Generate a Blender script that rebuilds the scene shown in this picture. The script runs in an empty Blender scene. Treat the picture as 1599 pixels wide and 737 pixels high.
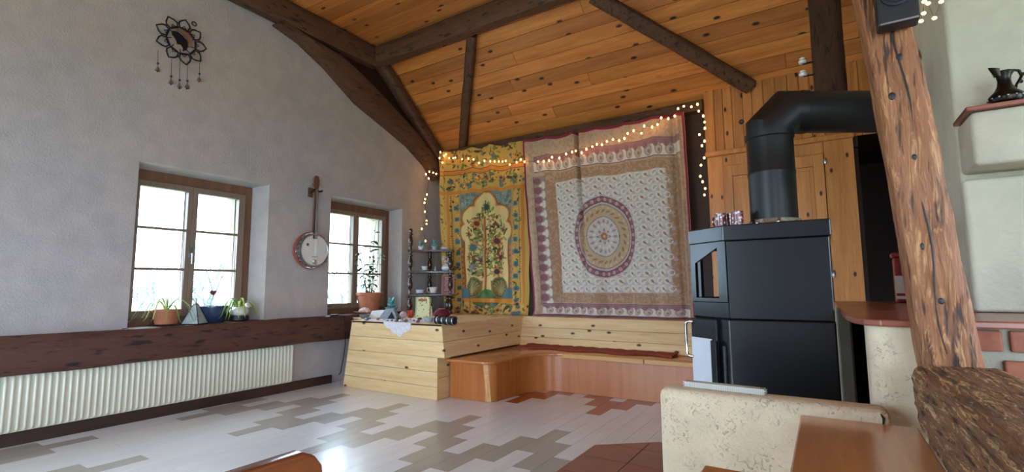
import bpy, bmesh, math, random
import numpy as np
from mathutils import Vector, Matrix

sc = bpy.context.scene
C = sc.collection
random.seed(7)
PI = math.pi

# ------------------------------------------------------------------ camera
CAMZ = 1.10
FPX = 764.3                     # focal length in pixels of the 1599 x 737 frame
YAW, PITCH, ROLL = (math.radians(a) for a in (32.47, 5.93, -0.354))
_f = np.array([-math.sin(YAW) * math.cos(PITCH), math.cos(YAW) * math.cos(PITCH), math.sin(PITCH)])
_r = np.array([math.cos(YAW), math.sin(YAW), 0.0])
_u = np.cross(_r, _f)
_c, _s = math.cos(ROLL), math.sin(ROLL)
RGT, UPV, FWD = _c * _r + _s * _u, -_s * _r + _c * _u, _f
cam_d = bpy.data.cameras.new('camera')
cam_d.sensor_fit = 'HORIZONTAL'; cam_d.sensor_width = 36.0
cam_d.lens = FPX / 1599.0 * 36.0
cam_d.clip_start = 0.02; cam_d.clip_end = 300
cam = bpy.data.objects.new('camera', cam_d); C.objects.link(cam)
cam.matrix_world = Matrix(((RGT[0], UPV[0], -FWD[0], 0), (RGT[1], UPV[1], -FWD[1], 0), (RGT[2], UPV[2], -FWD[2], CAMZ), (0, 0, 0, 1)))
sc.camera = cam

# ------------------------------------------------------------------ world, light, exposure
world = bpy.data.worlds.new('overcast'); sc.world = world
world.use_nodes = True
_nt = world.node_tree; _nt.nodes.clear()
_tc = _nt.nodes.new('ShaderNodeTexCoord'); _sx = _nt.nodes.new('ShaderNodeSeparateXYZ')
_rp = _nt.nodes.new('ShaderNodeValToRGB'); _bg = _nt.nodes.new('ShaderNodeBackground'); _wo = _nt.nodes.new('ShaderNodeOutputWorld')
_rp.color_ramp.elements[0].position = 0.0; _rp.color_ramp.elements[0].color = (0.60, 0.79, 1.0, 1)
_rp.color_ramp.elements[1].position = 1.0; _rp.color_ramp.elements[1].color = (1.75, 2.05, 2.3, 1)
_nt.links.new(_tc.outputs['Generated'], _sx.inputs[0]); _nt.links.new(_sx.outputs['Z'], _rp.inputs[0])
_nt.links.new(_rp.outputs[0], _bg.inputs[0]); _nt.links.new(_bg.outputs[0], _wo.inputs[0])
_bg.inputs[1].default_value = 5.0   # overcast: zenith brighter than the horizon
sc.view_settings.view_transform = 'Standard'
sc.view_settings.look = 'None'
sc.view_settings.gamma = 1.0
sc.view_settings.use_curve_mapping = False
sc.view_settings.exposure = 1.32
sc.cycles.use_denoising = True
sc.cycles.max_bounces = 10
sc.cycles.diffuse_bounces = 6
sc.cycles.sample_clamp_indirect = 6.0

def portal(name, loc, rot, sx, sy):
    """sky portal in a window opening: guides daylight sampling, gives off no light of its own"""
    d = bpy.data.lights.new(name, 'AREA'); d.shape = 'RECTANGLE'; d.size = sx; d.size_y = sy
    d.cycles.is_portal = True
    o = bpy.data.objects.new(name, d); C.objects.link(o); o.location = loc; o.rotation_euler = rot
    return o

# ------------------------------------------------------------------ pixel -> point helpers (distance always from what a thing touches)
def ray(x, y): return FWD + RGT * ((x - 799.5) / FPX) - UPV * ((y - 368.5) / FPX)
def onz(x, y, z):
    d = ray(x, y); t = (z - CAMZ) / d[2]; return (d[0] * t, d[1] * t, z)
def onx(x, y, X):
    d = ray(x, y); t = X / d[0]; return (X, d[1] * t, CAMZ + d[2] * t)
def ony(x, y, Y):
    d = ray(x, y); t = Y / d[1]; return (d[0] * t, Y, CAMZ + d[2] * t)

# ------------------------------------------------------------------ colour + materials
def lin(h):
    h = h.lstrip('#'); v = [int(h[i:i + 2], 16) / 255 for i in (0, 2, 4)]
    return tuple(c / 12.92 if c <= 0.04045 else ((c + 0.055) / 1.055) ** 2.4 for c in v)
def rgba(h): return (*lin(h), 1.0)

class N:
    def __init__(s, name):
        s.m = bpy.data.materials.new(name); s.m.use_nodes = True; s.t = s.m.node_tree
        s.b = s.t.nodes['Principled BSDF']
    def n(s, typ, **kw):
        x = s.t.nodes.new('ShaderNode' + typ)
        for k, v in kw.items(): setattr(x, k, v)
        return x
    def l(s, a, b): s.t.links.new(a, b)
    def coords(s, scale=(1, 1, 1), rnd=True):
        tc = s.n('TexCoord'); mp = s.n('Mapping'); mp.inputs['Scale'].default_value = scale
        if rnd:
            oi = s.n('ObjectInfo'); mul = s.n('VectorMath', operation='SCALE'); mul.inputs[0].default_value = (37.0, 23.0, 11.0)
            s.l(oi.outputs['Random'], mul.inputs['Scale'])
            add = s.n('VectorMath', operation='ADD'); s.l(tc.outputs['Object'], add.inputs[0]); s.l(mul.outputs[0], add.inputs[1])
            s.l(add.outputs[0], mp.inputs[0])
        else: s.l(tc.outputs['Object'], mp.inputs[0])
        return mp.outputs[0]
    def noise(s, vec, scale, detail=4, rough=0.55, dist=0.0):
        x = s.n('TexNoise'); x.inputs['Scale'].default_value = scale; x.inputs['Detail'].default_value = detail
        x.inputs['Roughness'].default_value = rough; x.inputs['Distortion'].default_value = dist
        s.l(vec, x.inputs['Vector']); return x.outputs['Fac']
    def ramp(s, fac, stops):
        x = s.n('ValToRGB'); e = x.color_ramp.elements
        while len(e) < len(stops): e.new(0.5)
        for i, (p, c) in enumerate(stops):
            e[i].position = p; e[i].color = c if len(c) == 4 else (*c, 1)
        s.l(fac, x.inputs[0]); return x.outputs[0]
    def mix(s, fac, a, b, mode='MIX'):
        x = s.n('MixRGB', blend_type=mode)
        if isinstance(fac, (int, float)): x.inputs[0].default_value = fac
        else: s.l(fac, x.inputs[0])
        for i, v in ((1, a), (2, b)):
            if isinstance(v, tuple): x.inputs[i].default_value = v if len(v) == 4 else (*v, 1)
            else: s.l(v, x.inputs[i])
        return x.outputs[0]
    def bump(s, h, strength, dist=0.01):
        x = s.n('Bump'); x.inputs['Strength'].default_value = strength; x.inputs['Distance'].default_value = dist
        s.l(h, x.inputs['Height']); s.l(x.outputs[0], s.b.inputs['Normal'])
    def vary(s, col, amt):
        """lighter and darker pieces of one kind, by object"""
        oi = s.n('ObjectInfo'); mr = s.n('MapRange'); mr.inputs['To Min'].default_value = 1 - amt; mr.inputs['To Max'].default_value = 1 + amt
        s.l(oi.outputs['Random'], mr.inputs['Value'])
        hs = s.n('HueSaturation'); s.l(mr.outputs[0], hs.inputs['Value']); s.l(col, hs.inputs['Color']); return hs.outputs[0]
    def fin(s, col=None, rough=0.6, metal=0.0, spec=None, coat=0.0):
        if col is not None:
            if isinstance(col, tuple): s.b.inputs['Base Color'].default_value = col if len(col) == 4 else (*col, 1)
            else: s.l(col, s.b.inputs['Base Color'])
        s.b.inputs['Roughness'].default_value = rough; s.b.inputs['Metallic'].default_value = metal
        if spec is not None: s.b.inputs['Specular IOR Level'].default_value = spec
        if coat: s.b.inputs['Coat Weight'].default_value = coat; s.b.inputs['Coat Roughness'].default_value = 0.15
        return s.m

def plain(name, h, rough=0.5, metal=0.0, spec=None, coat=0.0, mott=0.12, sc_=18):
    q = N(name); v = q.coords(); n = q.noise(v, sc_, 3)
    c = lin(h)
    col = q.ramp(n, [(0.25, tuple(x * (1 - mott) for x in c)), (0.75, tuple(min(1, x * (1 + mott)) for x in c))])
    q.bump(n, 0.05, 0.004)
    return q.fin(col, rough, metal, spec, coat)

def wood(name, dark, light, grain='x', knots=0.0, plane='xy', rough=0.5, bump=0.15, var=0.12, coat=0.0, kscale=3.2, streak=0.5, knotcol='#2a130a'):
    q = N(name)
    st = {'x': (0.7, 9, 9), 'y': (9, 0.7, 9), 'z': (9, 9, 0.7)}[grain]
    v = q.coords(st)
    a = q.noise(v, 1.6, 5, 0.6, 0.6)
    base = q.ramp(a, [(0.25, lin(dark)), (0.72, lin(light))])
    fine = q.noise(q.coords(tuple(k * 4 for k in st)), 2.2, 3, 0.7)
    f2 = q.ramp(fine, [(0.3, (1 - streak * 0.45,) * 3), (0.7, (1, 1, 1))])
    col = q.mix(1.0, base, f2, 'MULTIPLY')
    if knots:
        ks = {'x': (0.5, 1, 1), 'y': (1, 0.5, 1), 'z': (1, 1, 0.5)}[grain]
        vo = q.n('TexVoronoi', voronoi_dimensions='2D'); vo.inputs['Scale'].default_value = kscale
        sp_ = q.n('SeparateXYZ'); cb_ = q.n('CombineXYZ'); q.l(q.coords(ks), sp_.inputs[0])
        for i_, ch_ in enumerate(plane): q.l(sp_.outputs['xyz'.index(ch_)], cb_.inputs[i_])
        q.l(cb_.outputs[0], vo.inputs['Vector'])
        kd = q.ramp(vo.outputs['Distance'], [(0.02 + 0.035 * knots, (1, 1, 1)), (0.045 + 0.06 * knots, (0, 0, 0))])
        pick = q.n('SeparateColor'); q.l(vo.outputs['Color'], pick.inputs[0])
        pk = q.ramp(pick.outputs[0], [(0.30, (0, 0, 0)), (0.34, (1, 1, 1))])
        kk = q.mix(1.0, kd, pk, 'MULTIPLY')
        col = q.mix(kk, col, rgba(knotcol))
    col = q.vary(col, var)
    q.bump(fine, bump, 0.006)
    return q.fin(col, rough, coat=coat)

def oldwood(name, dark, mid, light, grain='y', rough=0.75, bump=0.9, chips=0.5, ts=1.0, cracks=0.0, rat=5.0):
    q = N(name)
    st = tuple(k * ts for k in {'x': (1.0, rat, rat), 'y': (rat, 1.0, rat), 'z': (rat, rat, 1.0)}[grain])
    v = q.coords(st)
    a = q.noise(v, 1.8, 6, 0.65, 1.2); b = q.noise(q.coords(tuple(k * 2.6 for k in st)), 1.9, 5, 0.7, 1.5)
    col = q.ramp(a, [(0.28, lin(dark)), (0.5, lin(mid)), (0.78, lin(mid))])
    chip = q.ramp(b, [(0.58 - 0.06 * chips, (0, 0, 0)), (0.68 - 0.06 * chips, (1, 1, 1))])
    cf = q.mix(chips, (0, 0, 0, 1), chip)
    col = q.mix(cf, col, rgba(light))
    crack = q.noise(q.coords(tuple(k * 5 for k in st)), 1.3, 2, 0.5)
    ck = q.ramp(crack, [(0.30 + .06 * cracks, (0.2, 0.2, 0.2)), (0.40 + .06 * cracks, (1, 1, 1))])
    col = q.mix(1.0, col, ck, 'MULTIPLY')
    h = q.mix(0.5, b, crack)
    q.bump(h, bump, 0.015)
    return q.fin(col, rough)

def plaster(name, base, warm, cool, bump=0.5, bscale=55, big=1.1, rough=0.95, trowel=0.0):
    q = N(name); v = q.coords(rnd=False)
    a = q.noise(v, big, 5, 0.6); b = q.noise(v, big * 6, 4, 0.6)
    col = q.ramp(a, [(0.3, lin(cool)), (0.5, lin(base)), (0.72, lin(warm))])
    f = q.ramp(b, [(0.3, (0.86, 0.86, 0.86)), (0.65, (1, 1, 1))])
    col = q.mix(1.0, col, f, 'MULTIPLY')
    h = q.noise(v, bscale, 4, 0.7)
    if trowel:
        t = q.noise(v, bscale * 0.5, 3, 0.6, 2.5); u_ = q.noise(v, bscale * .12, 2)
        t2 = q.ramp(t, [(0.36, (0, 0, 0)), (0.42, (1, 1, 1))])
        t2 = q.mix(q.ramp(u_, [(.45, (0, 0, 0)), (.6, (1, 1, 1))]), (1, 1, 1, 1), t2)
        h = q.mix(trowel, h, t2); col = q.mix(trowel * .5, col, t2, 'MULTIPLY')
    q.bump(h, bump, 0.008)
    return q.fin(col, rough)

def emit(name, h, strength):
    q = N(name); q.fin(rgba(h), 0.4)
    n = q.noise(q.coords(), 4); c = q.mix(0.04, rgba(h), q.ramp(n, [(0.3, (1, .8, .5)), (0.7, (1, 1, 1))]))
    q.l(c, q.b.inputs['Emission Color'])
    q.b.inputs['Emission Strength'].default_value = strength
    return q.m

def glass_thin(name, tint=(0.96, 0.985, 1.0), refl=0.06):
    q = N(name); q.t.nodes.remove(q.b)
    out = q.t.nodes['Material Output']
    tr = q.n('BsdfTransparent'); gl = q.n('BsdfGlossy'); gl.inputs['Roughness'].default_value = 0.02
    n = q.noise(q.coords(), 2.0, 2); c = q.ramp(n, [(0.2, tuple(x * 0.985 for x in tint)), (0.8, tint)])
    q.l(c, tr.inputs[0])
    fr = q.n('LayerWeight'); fr.inputs[0].default_value = 0.12
    mr = q.n('MapRange'); mr.inputs['To Min'].default_value = refl * 0.5; mr.inputs['To Max'].default_value = 0.5
    q.l(fr.outputs['Fresnel'], mr.inputs['Value'])
    mx = q.n('MixShader'); q.l(mr.outputs[0], mx.inputs[0]); q.l(tr.outputs[0], mx.inputs[1]); q.l(gl.outputs[0], mx.inputs[2])
    q.l(mx.outputs[0], out.inputs[0])
    return q.m

def printcloth(name, gam=0.8, rough=0.9, sheen=0.1):
    q = N(name); at = q.n('Attribute', attribute_name='print')
    n = q.noise(q.coords(), 260, 2)
    w = q.ramp(n, [(0.3, (0.88, 0.88, 0.88)), (0.7, (1, 1, 1))])
    gm_ = q.n('Gamma'); gm_.inputs[1].default_value = gam; q.l(at.outputs['Color'], gm_.inputs[0])
    col = q.mix(1.0, gm_.outputs[0], w, 'MULTIPLY')
    q.bump(n, 0.15, 0.002)
    m = q.fin(col, rough, spec=0.2)
    q.b.inputs['Sheen Weight'].default_value = sheen
    return m

M = {}
M['plaster_wall'] = plaster('gable_plaster', '#b7b0ae', '#bdb2ac', '#b0adaf', 0.7, 60)
M['plaster_chim'] = plaster('chimney_plaster', '#cbc6b0', '#d2cbb6', '#c1beac', 0.5, 60)
M['plaster_low'] = plaster('trowelled_plaster', '#d8c8ac', '#dfd0b6', '#cebea2', 0.8, 90, 2.0, 0.9, 0.5)
M['pine_ceil_x'] = wood('stained_pine_ceiling', '#b3652b', '#dc9049', 'x', 0.8, 'xy', 0.5, 0.15, 0.22, kscale=4.2)
M['pine_panel'] = wood('stained_pine_panel', '#b06a34', '#d6924f', 'z', 0.7, 'xz', 0.5, 0.15, 0.15, kscale=5)
M['pine_cupb'] = wood('honey_pine', '#bd7434', '#dd9a52', 'z', 0.55, 'xz', 0.4, 0.1, 0.08, kscale=5)
M['pine_raw_x'] = wood('raw_pine_x', '#dcb27a', '#f2d4a4', 'x', 0.45, 'xz', 0.6, 0.12, 0.07, kscale=4.3, streak=0.35, knotcol='#5a3018')
M['pine_raw_y'] = wood('raw_pine_y', '#dcb27a', '#f2d4a4', 'y', 0.45, 'yz', 0.6, 0.12, 0.07, kscale=4.3, streak=0.35, knotcol='#5a3018')
M['ply'] = wood('orange_plywood', '#ac5e26', '#c67a3c', 'z', 0, 'xy', 0.35, 0.05, 0.04, 0.2, streak=0.3)
M['ply_x'] = wood('orange_plywood_seat', '#b46528', '#cc8440', 'x', 0, 'xy', 0.25, 0.05, 0.05, 0.4, streak=0.3)
M['strip'] = wood('pale_edge_strip', '#c98d4e', '#dfaa68', 'x', 0, 'xy', 0.35, 0.05, 0.05, streak=0.3)
M['beam_x'] = oldwood('dark_beam_x', '#3b2416', '#5d3d28', '#7c5b40', 'x', 0.75, 0.6, 0.35)
M['beam_y'] = oldwood('dark_beam_y', '#3b2417', '#5a3b2a', '#73543f', 'y', 0.75, 0.6, 0.3)
M['beam_z'] = oldwood('dark_beam_z', '#2c1a10', '#4a2f1f', '#614632', 'z', 0.75, 0.6, 0.25)
M['sillbeam'] = oldwood('sill_beam', '#3a221a', '#563428', '#75503c', 'y', 0.7, 0.5, 0.25)
M['skirt'] = wood('dark_skirting', '#2e1a14', '#452a20', 'y', 0, 'xy', 0.5, 0.1, 0.05)
M['post'] = oldwood('hewn_post', '#4a2612', '#955e38', '#c4905c', 'z', 0.5, 1.0, 0.85, 1.7, 0.2, 8.0)
M['hewn'] = oldwood('hewn_beam', '#382012', '#7c5638', '#cca678', 'y', 0.65, 1.0, 0.9, 1.5, 0.3, 9.0)
M['darkboard'] = wood('dark_boards', '#2a150a', '#40220f', 'x', 0.4, 'xz', 0.6, 0.15, 0.2)  # dark wood; also colours the shade strip on the back wall
M['frame'] = wood('window_frame_wood', '#6b4a36', '#866048', 'z', 0, 'xy', 0.45, 0.05, 0.03)
M['sash'] = wood('sash_wood', '#7d6a5c', '#93806f', 'z', 0, 'xy', 0.45, 0.05, 0.03)
M['extplaster'] = plaster('exterior_plaster', '#a8a392', '#aea892', '#9f9a8c', 0.3)
M['glass'] = glass_thin('window_glass')
M['radiator'] = plain('cream_enamel', '#d8d4c0', 0.35, mott=0.02)
M['white'] = plain('white_glaze', '#e6e6e2', 0.2, mott=0.03)
M['china'] = plain('china', '#dcdde0', 0.15, coat=0.3, mott=0.03)
M['terra'] = plain('terracotta', '#a5654a', 0.75, mott=0.15)
M['saucer'] = plain('pink_clay', '#b98878', 0.6)
M['bluepot'] = plain('blue_glaze', '#24385c', 0.25, coat=0.3)
M['leaf'] = plain('leaf_green', '#6f9a3c', 0.5, mott=0.3)
M['leafpale'] = plain('leaf_pale', '#b8c468', 0.5, mott=0.2)
M['leafdark'] = plain('leaf_dark', '#31502c', 0.5, mott=0.35)
M['stem'] = plain('stem_brown', '#4a4a2c', 0.7, mott=0.3)
M['teal'] = plain('succulent_teal', '#4fa3a8', 0.6, mott=0.25)
M['soil'] = plain('soil', '#2a1d15', 0.95, mott=0.4)
M['black'] = plain('black_paint', '#141416', 0.45)
M['iron'] = plain('dark_iron', '#24242a', 0.5, 0.6)
M['stove'] = plain('stove_paint', '#0a0e13', 0.3, 0.0, spec=0.25, coat=0.45, mott=0.06, sc_=90)
M['stovepipe'] = plain('pipe_paint', '#0a0c0e', 0.42, 0.0, spec=0.45, mott=0.06, sc_=60)
M['chrome'] = plain('chrome', '#d6d8da', 0.12, 1.0, mott=0.03)
M['steel'] = plain('brushed_steel', '#aeb2b8', 0.3, 1.0, mott=0.04)
M['doorglass'] = plain('door_glass_pale_reflection', '#c6ccd6', 0.25, 0.0, coat=0.5, mott=0.04)  # pale reflection is put into the door glass colour
M['brick'] = plain('brick_red', '#905846', 0.9, mott=0.3)
M['mortar'] = plaster('mortar', '#a6a294', '#aeaa9c', '#989487', 0.6, 120)
M['tile'] = plain('terracotta_tile', '#8a4a34', 0.3, coat=0.2, mott=0.18, sc_=9)
M['tabletop'] = wood('table_top', '#b87c4a', '#d09a62', 'y', 0, 'xy', 0.28, 0.05, 0.04, 0.5, streak=0.3)
M['leaftop'] = wood('table_leaf', '#b06a2e', '#c98540', 'y', 0, 'xy', 0.3, 0.05, 0.04, 0.3, streak=0.3)
M['chair'] = wood('chair_wood', '#6a3416', '#94512a', 'y', 0, 'xy', 0.22, 0.08, 0.04, 0.5)
M['jug'] = plain('pewter_jug', '#2b2722', 0.28, 0.85, mott=0.3)
M['red'] = plain('red_enamel', '#8a141c', 0.35)
M['redcloth'] = plain('red_cloth', '#8d3a26', 0.9, mott=0.35, sc_=40)
M['maroon'] = plain('maroon_cloth', '#6a1226', 0.8, mott=0.2)
M['ivory'] = plain('ivory', '#cfc3a0', 0.5)
M['label'] = plain('paper_label', '#d8d8d8', 0.7, mott=0.04)
M['bulb'] = emit('fairy_bulb', '#ffb454', 7)
M['wire'] = plain('clear_wire', '#4a3f2c', 0.5)
M['rimred'] = plain('resonator_red', '#a8452e', 0.3, coat=0.5)
M['skin'] = plain('banjo_skin', '#d9d7d2', 0.4, mott=0.05)
M['neck'] = wood('banjo_neck', '#5a3a2a', '#74503a', 'z', 0, 'xy', 0.4, 0.05, 0)
M['shelfwood'] = wood('mahogany', '#2c150e', '#46251a', 'x', 0, 'xy', 0.22, 0.05, 0.03, 0.5)
M['shelfpost'] = wood('mahogany_post', '#2c150e', '#4a281c', 'z', 0, 'xy', 0.22, 0.05, 0.03, 0.5)
M['lace'] = plain('lace', '#d9d4d8', 0.9, mott=0.25, sc_=120)
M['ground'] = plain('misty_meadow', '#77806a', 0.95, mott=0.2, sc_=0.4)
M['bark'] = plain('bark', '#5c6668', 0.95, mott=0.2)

# ------------------------------------------------------------------ mesh building
class MB:
    def __init__(s): s.v = []; s.f = []
    def add(s, vs, fs):
        o = len(s.v); s.v += [tuple(map(float, p)) for p in vs]; s.f += [tuple(i + o for i in f) for f in fs]; return s
    def box(s, a, b):
        (x0, y0, z0), (x1, y1, z1) = a, b
        x0, x1 = min(x0, x1), max(x0, x1); y0, y1 = min(y0, y1), max(y0, y1); z0, z1 = min(z0, z1), max(z0, z1)
        return s.add([(x0, y0, z0), (x1, y0, z0), (x1, y1, z0), (x0, y1, z0), (x0, y0, z1), (x1, y0, z1), (x1, y1, z1), (x0, y1, z1)],
                     [(0, 3, 2, 1), (4, 5, 6, 7), (0, 1, 5, 4), (1, 2, 6, 5), (2, 3, 7, 6), (3, 0, 4, 7)])
    def hexa(s, p):                                   # eight corners, bottom four then top four
        return s.add(p, [(0, 3, 2, 1), (4, 5, 6, 7), (0, 1, 5, 4), (1, 2, 6, 5), (2, 3, 7, 6), (3, 0, 4, 7)])
    def quad(s, a, b, c, d): return s.add([a, b, c, d], [(0, 1, 2, 3)])
    def prism(s, poly, z0, z1):                        # plan polygon, extruded upward
        n = len(poly)
        return s.add([(x, y, z0) for x, y in poly] + [(x, y, z1) for x, y in poly],
                     [tuple(range(n - 1, -1, -1)), tuple(range(n, 2 * n))] + [(i, (i + 1) % n, n + (i + 1) % n, n + i) for i in range(n)])
    def prism_ax(s, poly, d, org=(0, 0, 0), ua=(1, 0, 0), va=(0, 0, 1)):   # polygon in plane (ua, va), extruded by vector d
        U, V, D, O = Vector(ua), Vector(va), Vector(d), Vector(org)
        a = [O + U * p + V * q for p, q in poly]; n = len(a)
        return s.add([tuple(p) for p in a] + [tuple(p + D) for p in a],
                     [tuple(range(n - 1, -1, -1)), tuple(range(n, 2 * n))] + [(i, (i + 1) % n, n + (i + 1) % n, n + i) for i in range(n)])
    def lathe(s, prof, seg=16, org=(0, 0, 0), axis='z', cap=True):
        o = Vector(org); ring = []; vs = []; fs = []
        for r, h in prof:
            for k in range(seg):
                a = 2 * PI * k / seg; c, d = r * math.cos(a), r * math.sin(a)
                vs.append(tuple(o + Vector({'z': (c, d, h), 'x': (h, c, d), 'y': (d, h, c)}[axis])))
        for i in range(len(prof) - 1):
            for k in range(seg):
                a, b = i * seg + k, i * seg + (k + 1) % seg
                fs.append((a, b, b + seg, a + seg))
        if cap:
            fs.append(tuple(range(seg - 1, -1, -1))); m = (len(prof) - 1) * seg; fs.append(tuple(range(m, m + seg)))
        return s.add(vs, fs)
    def tube(s, pts, rad, seg=8, closed=False, flat=1.0, up=None):
        P = [Vector(p) for p in pts]; n = len(P); vs = []; fs = []
        rads = rad if isinstance(rad, (list, tuple)) else [rad] * n
        prev = None
        for i in range(n):
            if closed: t = P[(i + 1) % n] - P[i - 1]
            else: t = P[min(i + 1, n - 1)] - P[max(i - 1, 0)]
            t = t.normalized() if t.length > 1e-9 else Vector((0, 0, 1))
            if prev is None:
                r = up if up is not None else (Vector((0, 0, 1)) if abs(t.z) < 0.9 else Vector((1, 0, 0)))
                a = t.cross(Vector(r)).normalized()
            else:
                a = prev - t * prev.dot(t); a = a.normalized() if a.length > 1e-6 else t.orthogonal().normalized()
            prev = a; b = t.cross(a)
            for k in range(seg):
                q = 2 * PI * k / seg
                vs.append(tuple(P[i] + (a * math.cos(q) + b * math.sin(q) * flat) * rads[i]))
        m = n if closed else n - 1
        for i in range(m):
            for k in range(seg):
                j = (i + 1) % n
                fs.append((i * seg + k, i * seg + (k + 1) % seg, j * seg + (k + 1) % seg, j * seg + k))
        if not closed:
            fs.append(tuple(range(seg - 1, -1, -1))); fs.append(tuple(range((n - 1) * seg, n * seg)))
        return s.add(vs, fs)
    def ball(s, c, r, seg=10, rings=6, sq=(1, 1, 1)):
        prof = [(max(1e-4, math.sin(PI * i / rings)) * 1, -math.cos(PI * i / rings)) for i in range(rings + 1)]
        b = MB(); b.lathe(prof, seg)
        return s.add([(c[0] + x * r * sq[0], c[1] + y * r * sq[1], c[2] + z * r * sq[2]) for x, y, z in b.v], b.f)
    def hewn(s, p0, p1, w, h, seed=1, seg=24, wob=0.06, up=(0, 0, 1), taper=1.0, sag=0.0, e=5.0, nk=16):
        """squared old timber with an uneven, rounded-off surface from p0 to p1; w across, h along 'up'"""
        rn = random.Random(seed); P0, P1 = Vector(p0), Vector(p1); t = (P1 - P0).normalized(); U = Vector(up)
        a = t.cross(U).normalized(); b = a.cross(t).normalized()
        ph = [rn.uniform(0, 6.28) for _ in range(8)]; L = (P1 - P0).length; vs = []; fs = []
        for i in range(seg + 1):
            f = i / seg; c = P0.lerp(P1, f) + b * (sag * math.sin(PI * f)); k_ = 1 + (taper - 1) * f
            dx = wob * 0.25 * w * math.sin(3.1 * f * L + ph[0]); dz = wob * 0.25 * h * math.sin(2.3 * f * L + ph[1])
            for k in range(nk):
                q = 2 * PI * (k + 0.5) / nk; cc, ss = math.cos(q), math.sin(q)
                m = (abs(cc) ** e + abs(ss) ** e) ** (-1 / e)
                j = 1 + wob * (0.6 * math.sin(5 * f * L + 3 * q + ph[2]) + 0.5 * math.sin(11 * f * L + 2 * q + ph[3]) + rn.uniform(-.5, .5))
                vs.append(tuple(c + a * (dx + cc * m * j * w / 2 * k_) + b * (dz + ss * m * j * h / 2 * k_)))
        for i in range(seg):
            for k in range(nk):
                A, B = i * nk + k, i * nk + (k + 1) % nk
                fs.append((A, B, B + nk, A + nk))
        fs.append(tuple(range(nk - 1, -1, -1))); fs.append(tuple(range(seg * nk, seg * nk + nk)))
        return s.add(vs, fs)
    def tr(s, mat):
        s.v = [tuple(mat @ Vector(p)) for p in s.v]; return s

def mesh_of(mb, name, smooth=None, bevel=0.0, bseg=2):
    me = bpy.data.meshes.new(name); me.from_pydata(mb.v, [], mb.f)
    bm = bmesh.new(); bm.from_mesh(me)
    if bevel:
        bmesh.ops.remove_doubles(bm, verts=bm.verts, dist=1e-5)
        es = [e for e in bm.edges if len(e.link_faces) == 2 and e.calc_face_angle(0) > 0.5]
        bmesh.ops.bevel(bm, geom=es, offset=bevel, segments=bseg, profile=0.5, affect='EDGES', clamp_overlap=True)
    bmesh.ops.recalc_face_normals(bm, faces=bm.faces)
    bm.to_mesh(me); bm.free()
    if smooth is not None:
        me.polygons.foreach_set('use_smooth', [True] * len(me.polygons))
        try: me.set_sharp_from_angle(angle=math.radians(smooth))
        except Exception: pass
    return me

def obj(name, mb, mat, parent=None, smooth=None, bevel=0.0, bseg=2, local=False):
    """mb in world coordinates (or in the parent's own when local); one mesh object"""
    if parent is not None and not local:
        o_ = Vector(parent.location)
        mb.v = [(x - o_.x, y - o_.y, z - o_.z) for x, y, z in mb.v]
    me = mesh_of(mb, name, smooth, bevel, bseg)
    me.materials.append(M[mat] if isinstance(mat, str) else mat)
    o = bpy.data.objects.new(name, me); C.objects.link(o)
    if parent is not None: o.parent = parent
    return o
def tag(o, label, cat, group=None):
    o['label'] = label; o['category'] = cat
    if group: o['group'] = group
    return o
def thing(name, label, cat, loc=(0, 0, 0), rot=(0, 0, 0), group=None):
    o = bpy.data.objects.new(name, None); C.objects.link(o); o.empty_display_size = 0.05
    o.location = loc; o.rotation_euler = rot
    return tag(o, label, cat, group)
def struct(name, mb, mat, parent=None, **kw):
    o = obj(name, mb, mat, parent, **kw); o['kind'] = 'structure'; return o
def inst(src, name, parent, loc, rot=(0, 0, 0), scale=(1, 1, 1)):
    o = bpy.data.objects.new(name, src if isinstance(src, bpy.types.Mesh) else src.data); C.objects.link(o)
    o.parent = parent; o.location = loc; o.rotation_euler = rot; o.scale = scale; return o
def single(name, mb, mat, label, cat, base, group=None, **kw):
    """a thing that is one mesh, its origin at 'base'"""
    b = Vector(base); mb.v = [(x - b.x, y - b.y, z - b.z) for x, y, z in mb.v]
    o = obj(name, mb, mat, None, **kw); o.location = b; return tag(o, label, cat, group)

# ------------------------------------------------------------------ the room
XW, YB, XR, YR = -4.95, 5.65, 3.6, -3.6          # gable wall, back wall, far right wall, wall behind the camera
KY, KZ, EY, EZ = 4.36, 4.20, 5.69, 3.113          # where the ceiling bends / meets the back wall
FX, FY = 0.139, 0.28                               # floor plank grid

# floor: staggered planks 0.139 wide, bands of grey and terracotta zigzags
fb = MB().box((XW - .3, YR, -0.06), (XR, 7.4, -0.012))
floor = struct('floor', fb, plain('underfloor', '#b9b6b0', 0.5))
def plank_mat(name, d, l, var):
    q = N(name); v = q.coords((10, 1.0, 10)); a = q.noise(v, 1.4, 5, 0.65, 0.4)
    col = q.ramp(a, [(0.25, lin(d)), (0.75, lin(l))]); f = q.noise(q.coords((60, 3, 60)), 2, 3, 0.7)
    col = q.mix(1.0, col, q.ramp(f, [(0.3, (0.9, 0.9, 0.9)), (0.7, (1, 1, 1))]), 'MULTIPLY')
    q.bump(f, 0.03, 0.002)
    return q.fin(q.vary(col, var), 0.32, coat=0.4)
PM = {'w': plank_mat('whitewashed_plank_sky_tint', '#dde0e6', '#eceef3', 0.025), 'g': plank_mat('grey_beige_plank', '#a3a09b', '#b3afa8', 0.025),  # white planks tinted blue to stand in for reflected sky
      'o': plank_mat('terracotta_plank', '#9a4f2a', '#ae6136', 0.05)}
pcache = {}
def plank_mesh(n, k):
    if (n, k) not in pcache:
        m = MB().box((0.0006, 0.0006, -0.012), (FX - 0.0006, FY * n - 0.0006, 0.0))
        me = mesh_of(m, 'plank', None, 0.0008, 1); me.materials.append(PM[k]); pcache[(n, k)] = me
    return pcache[(n, k)]
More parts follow.
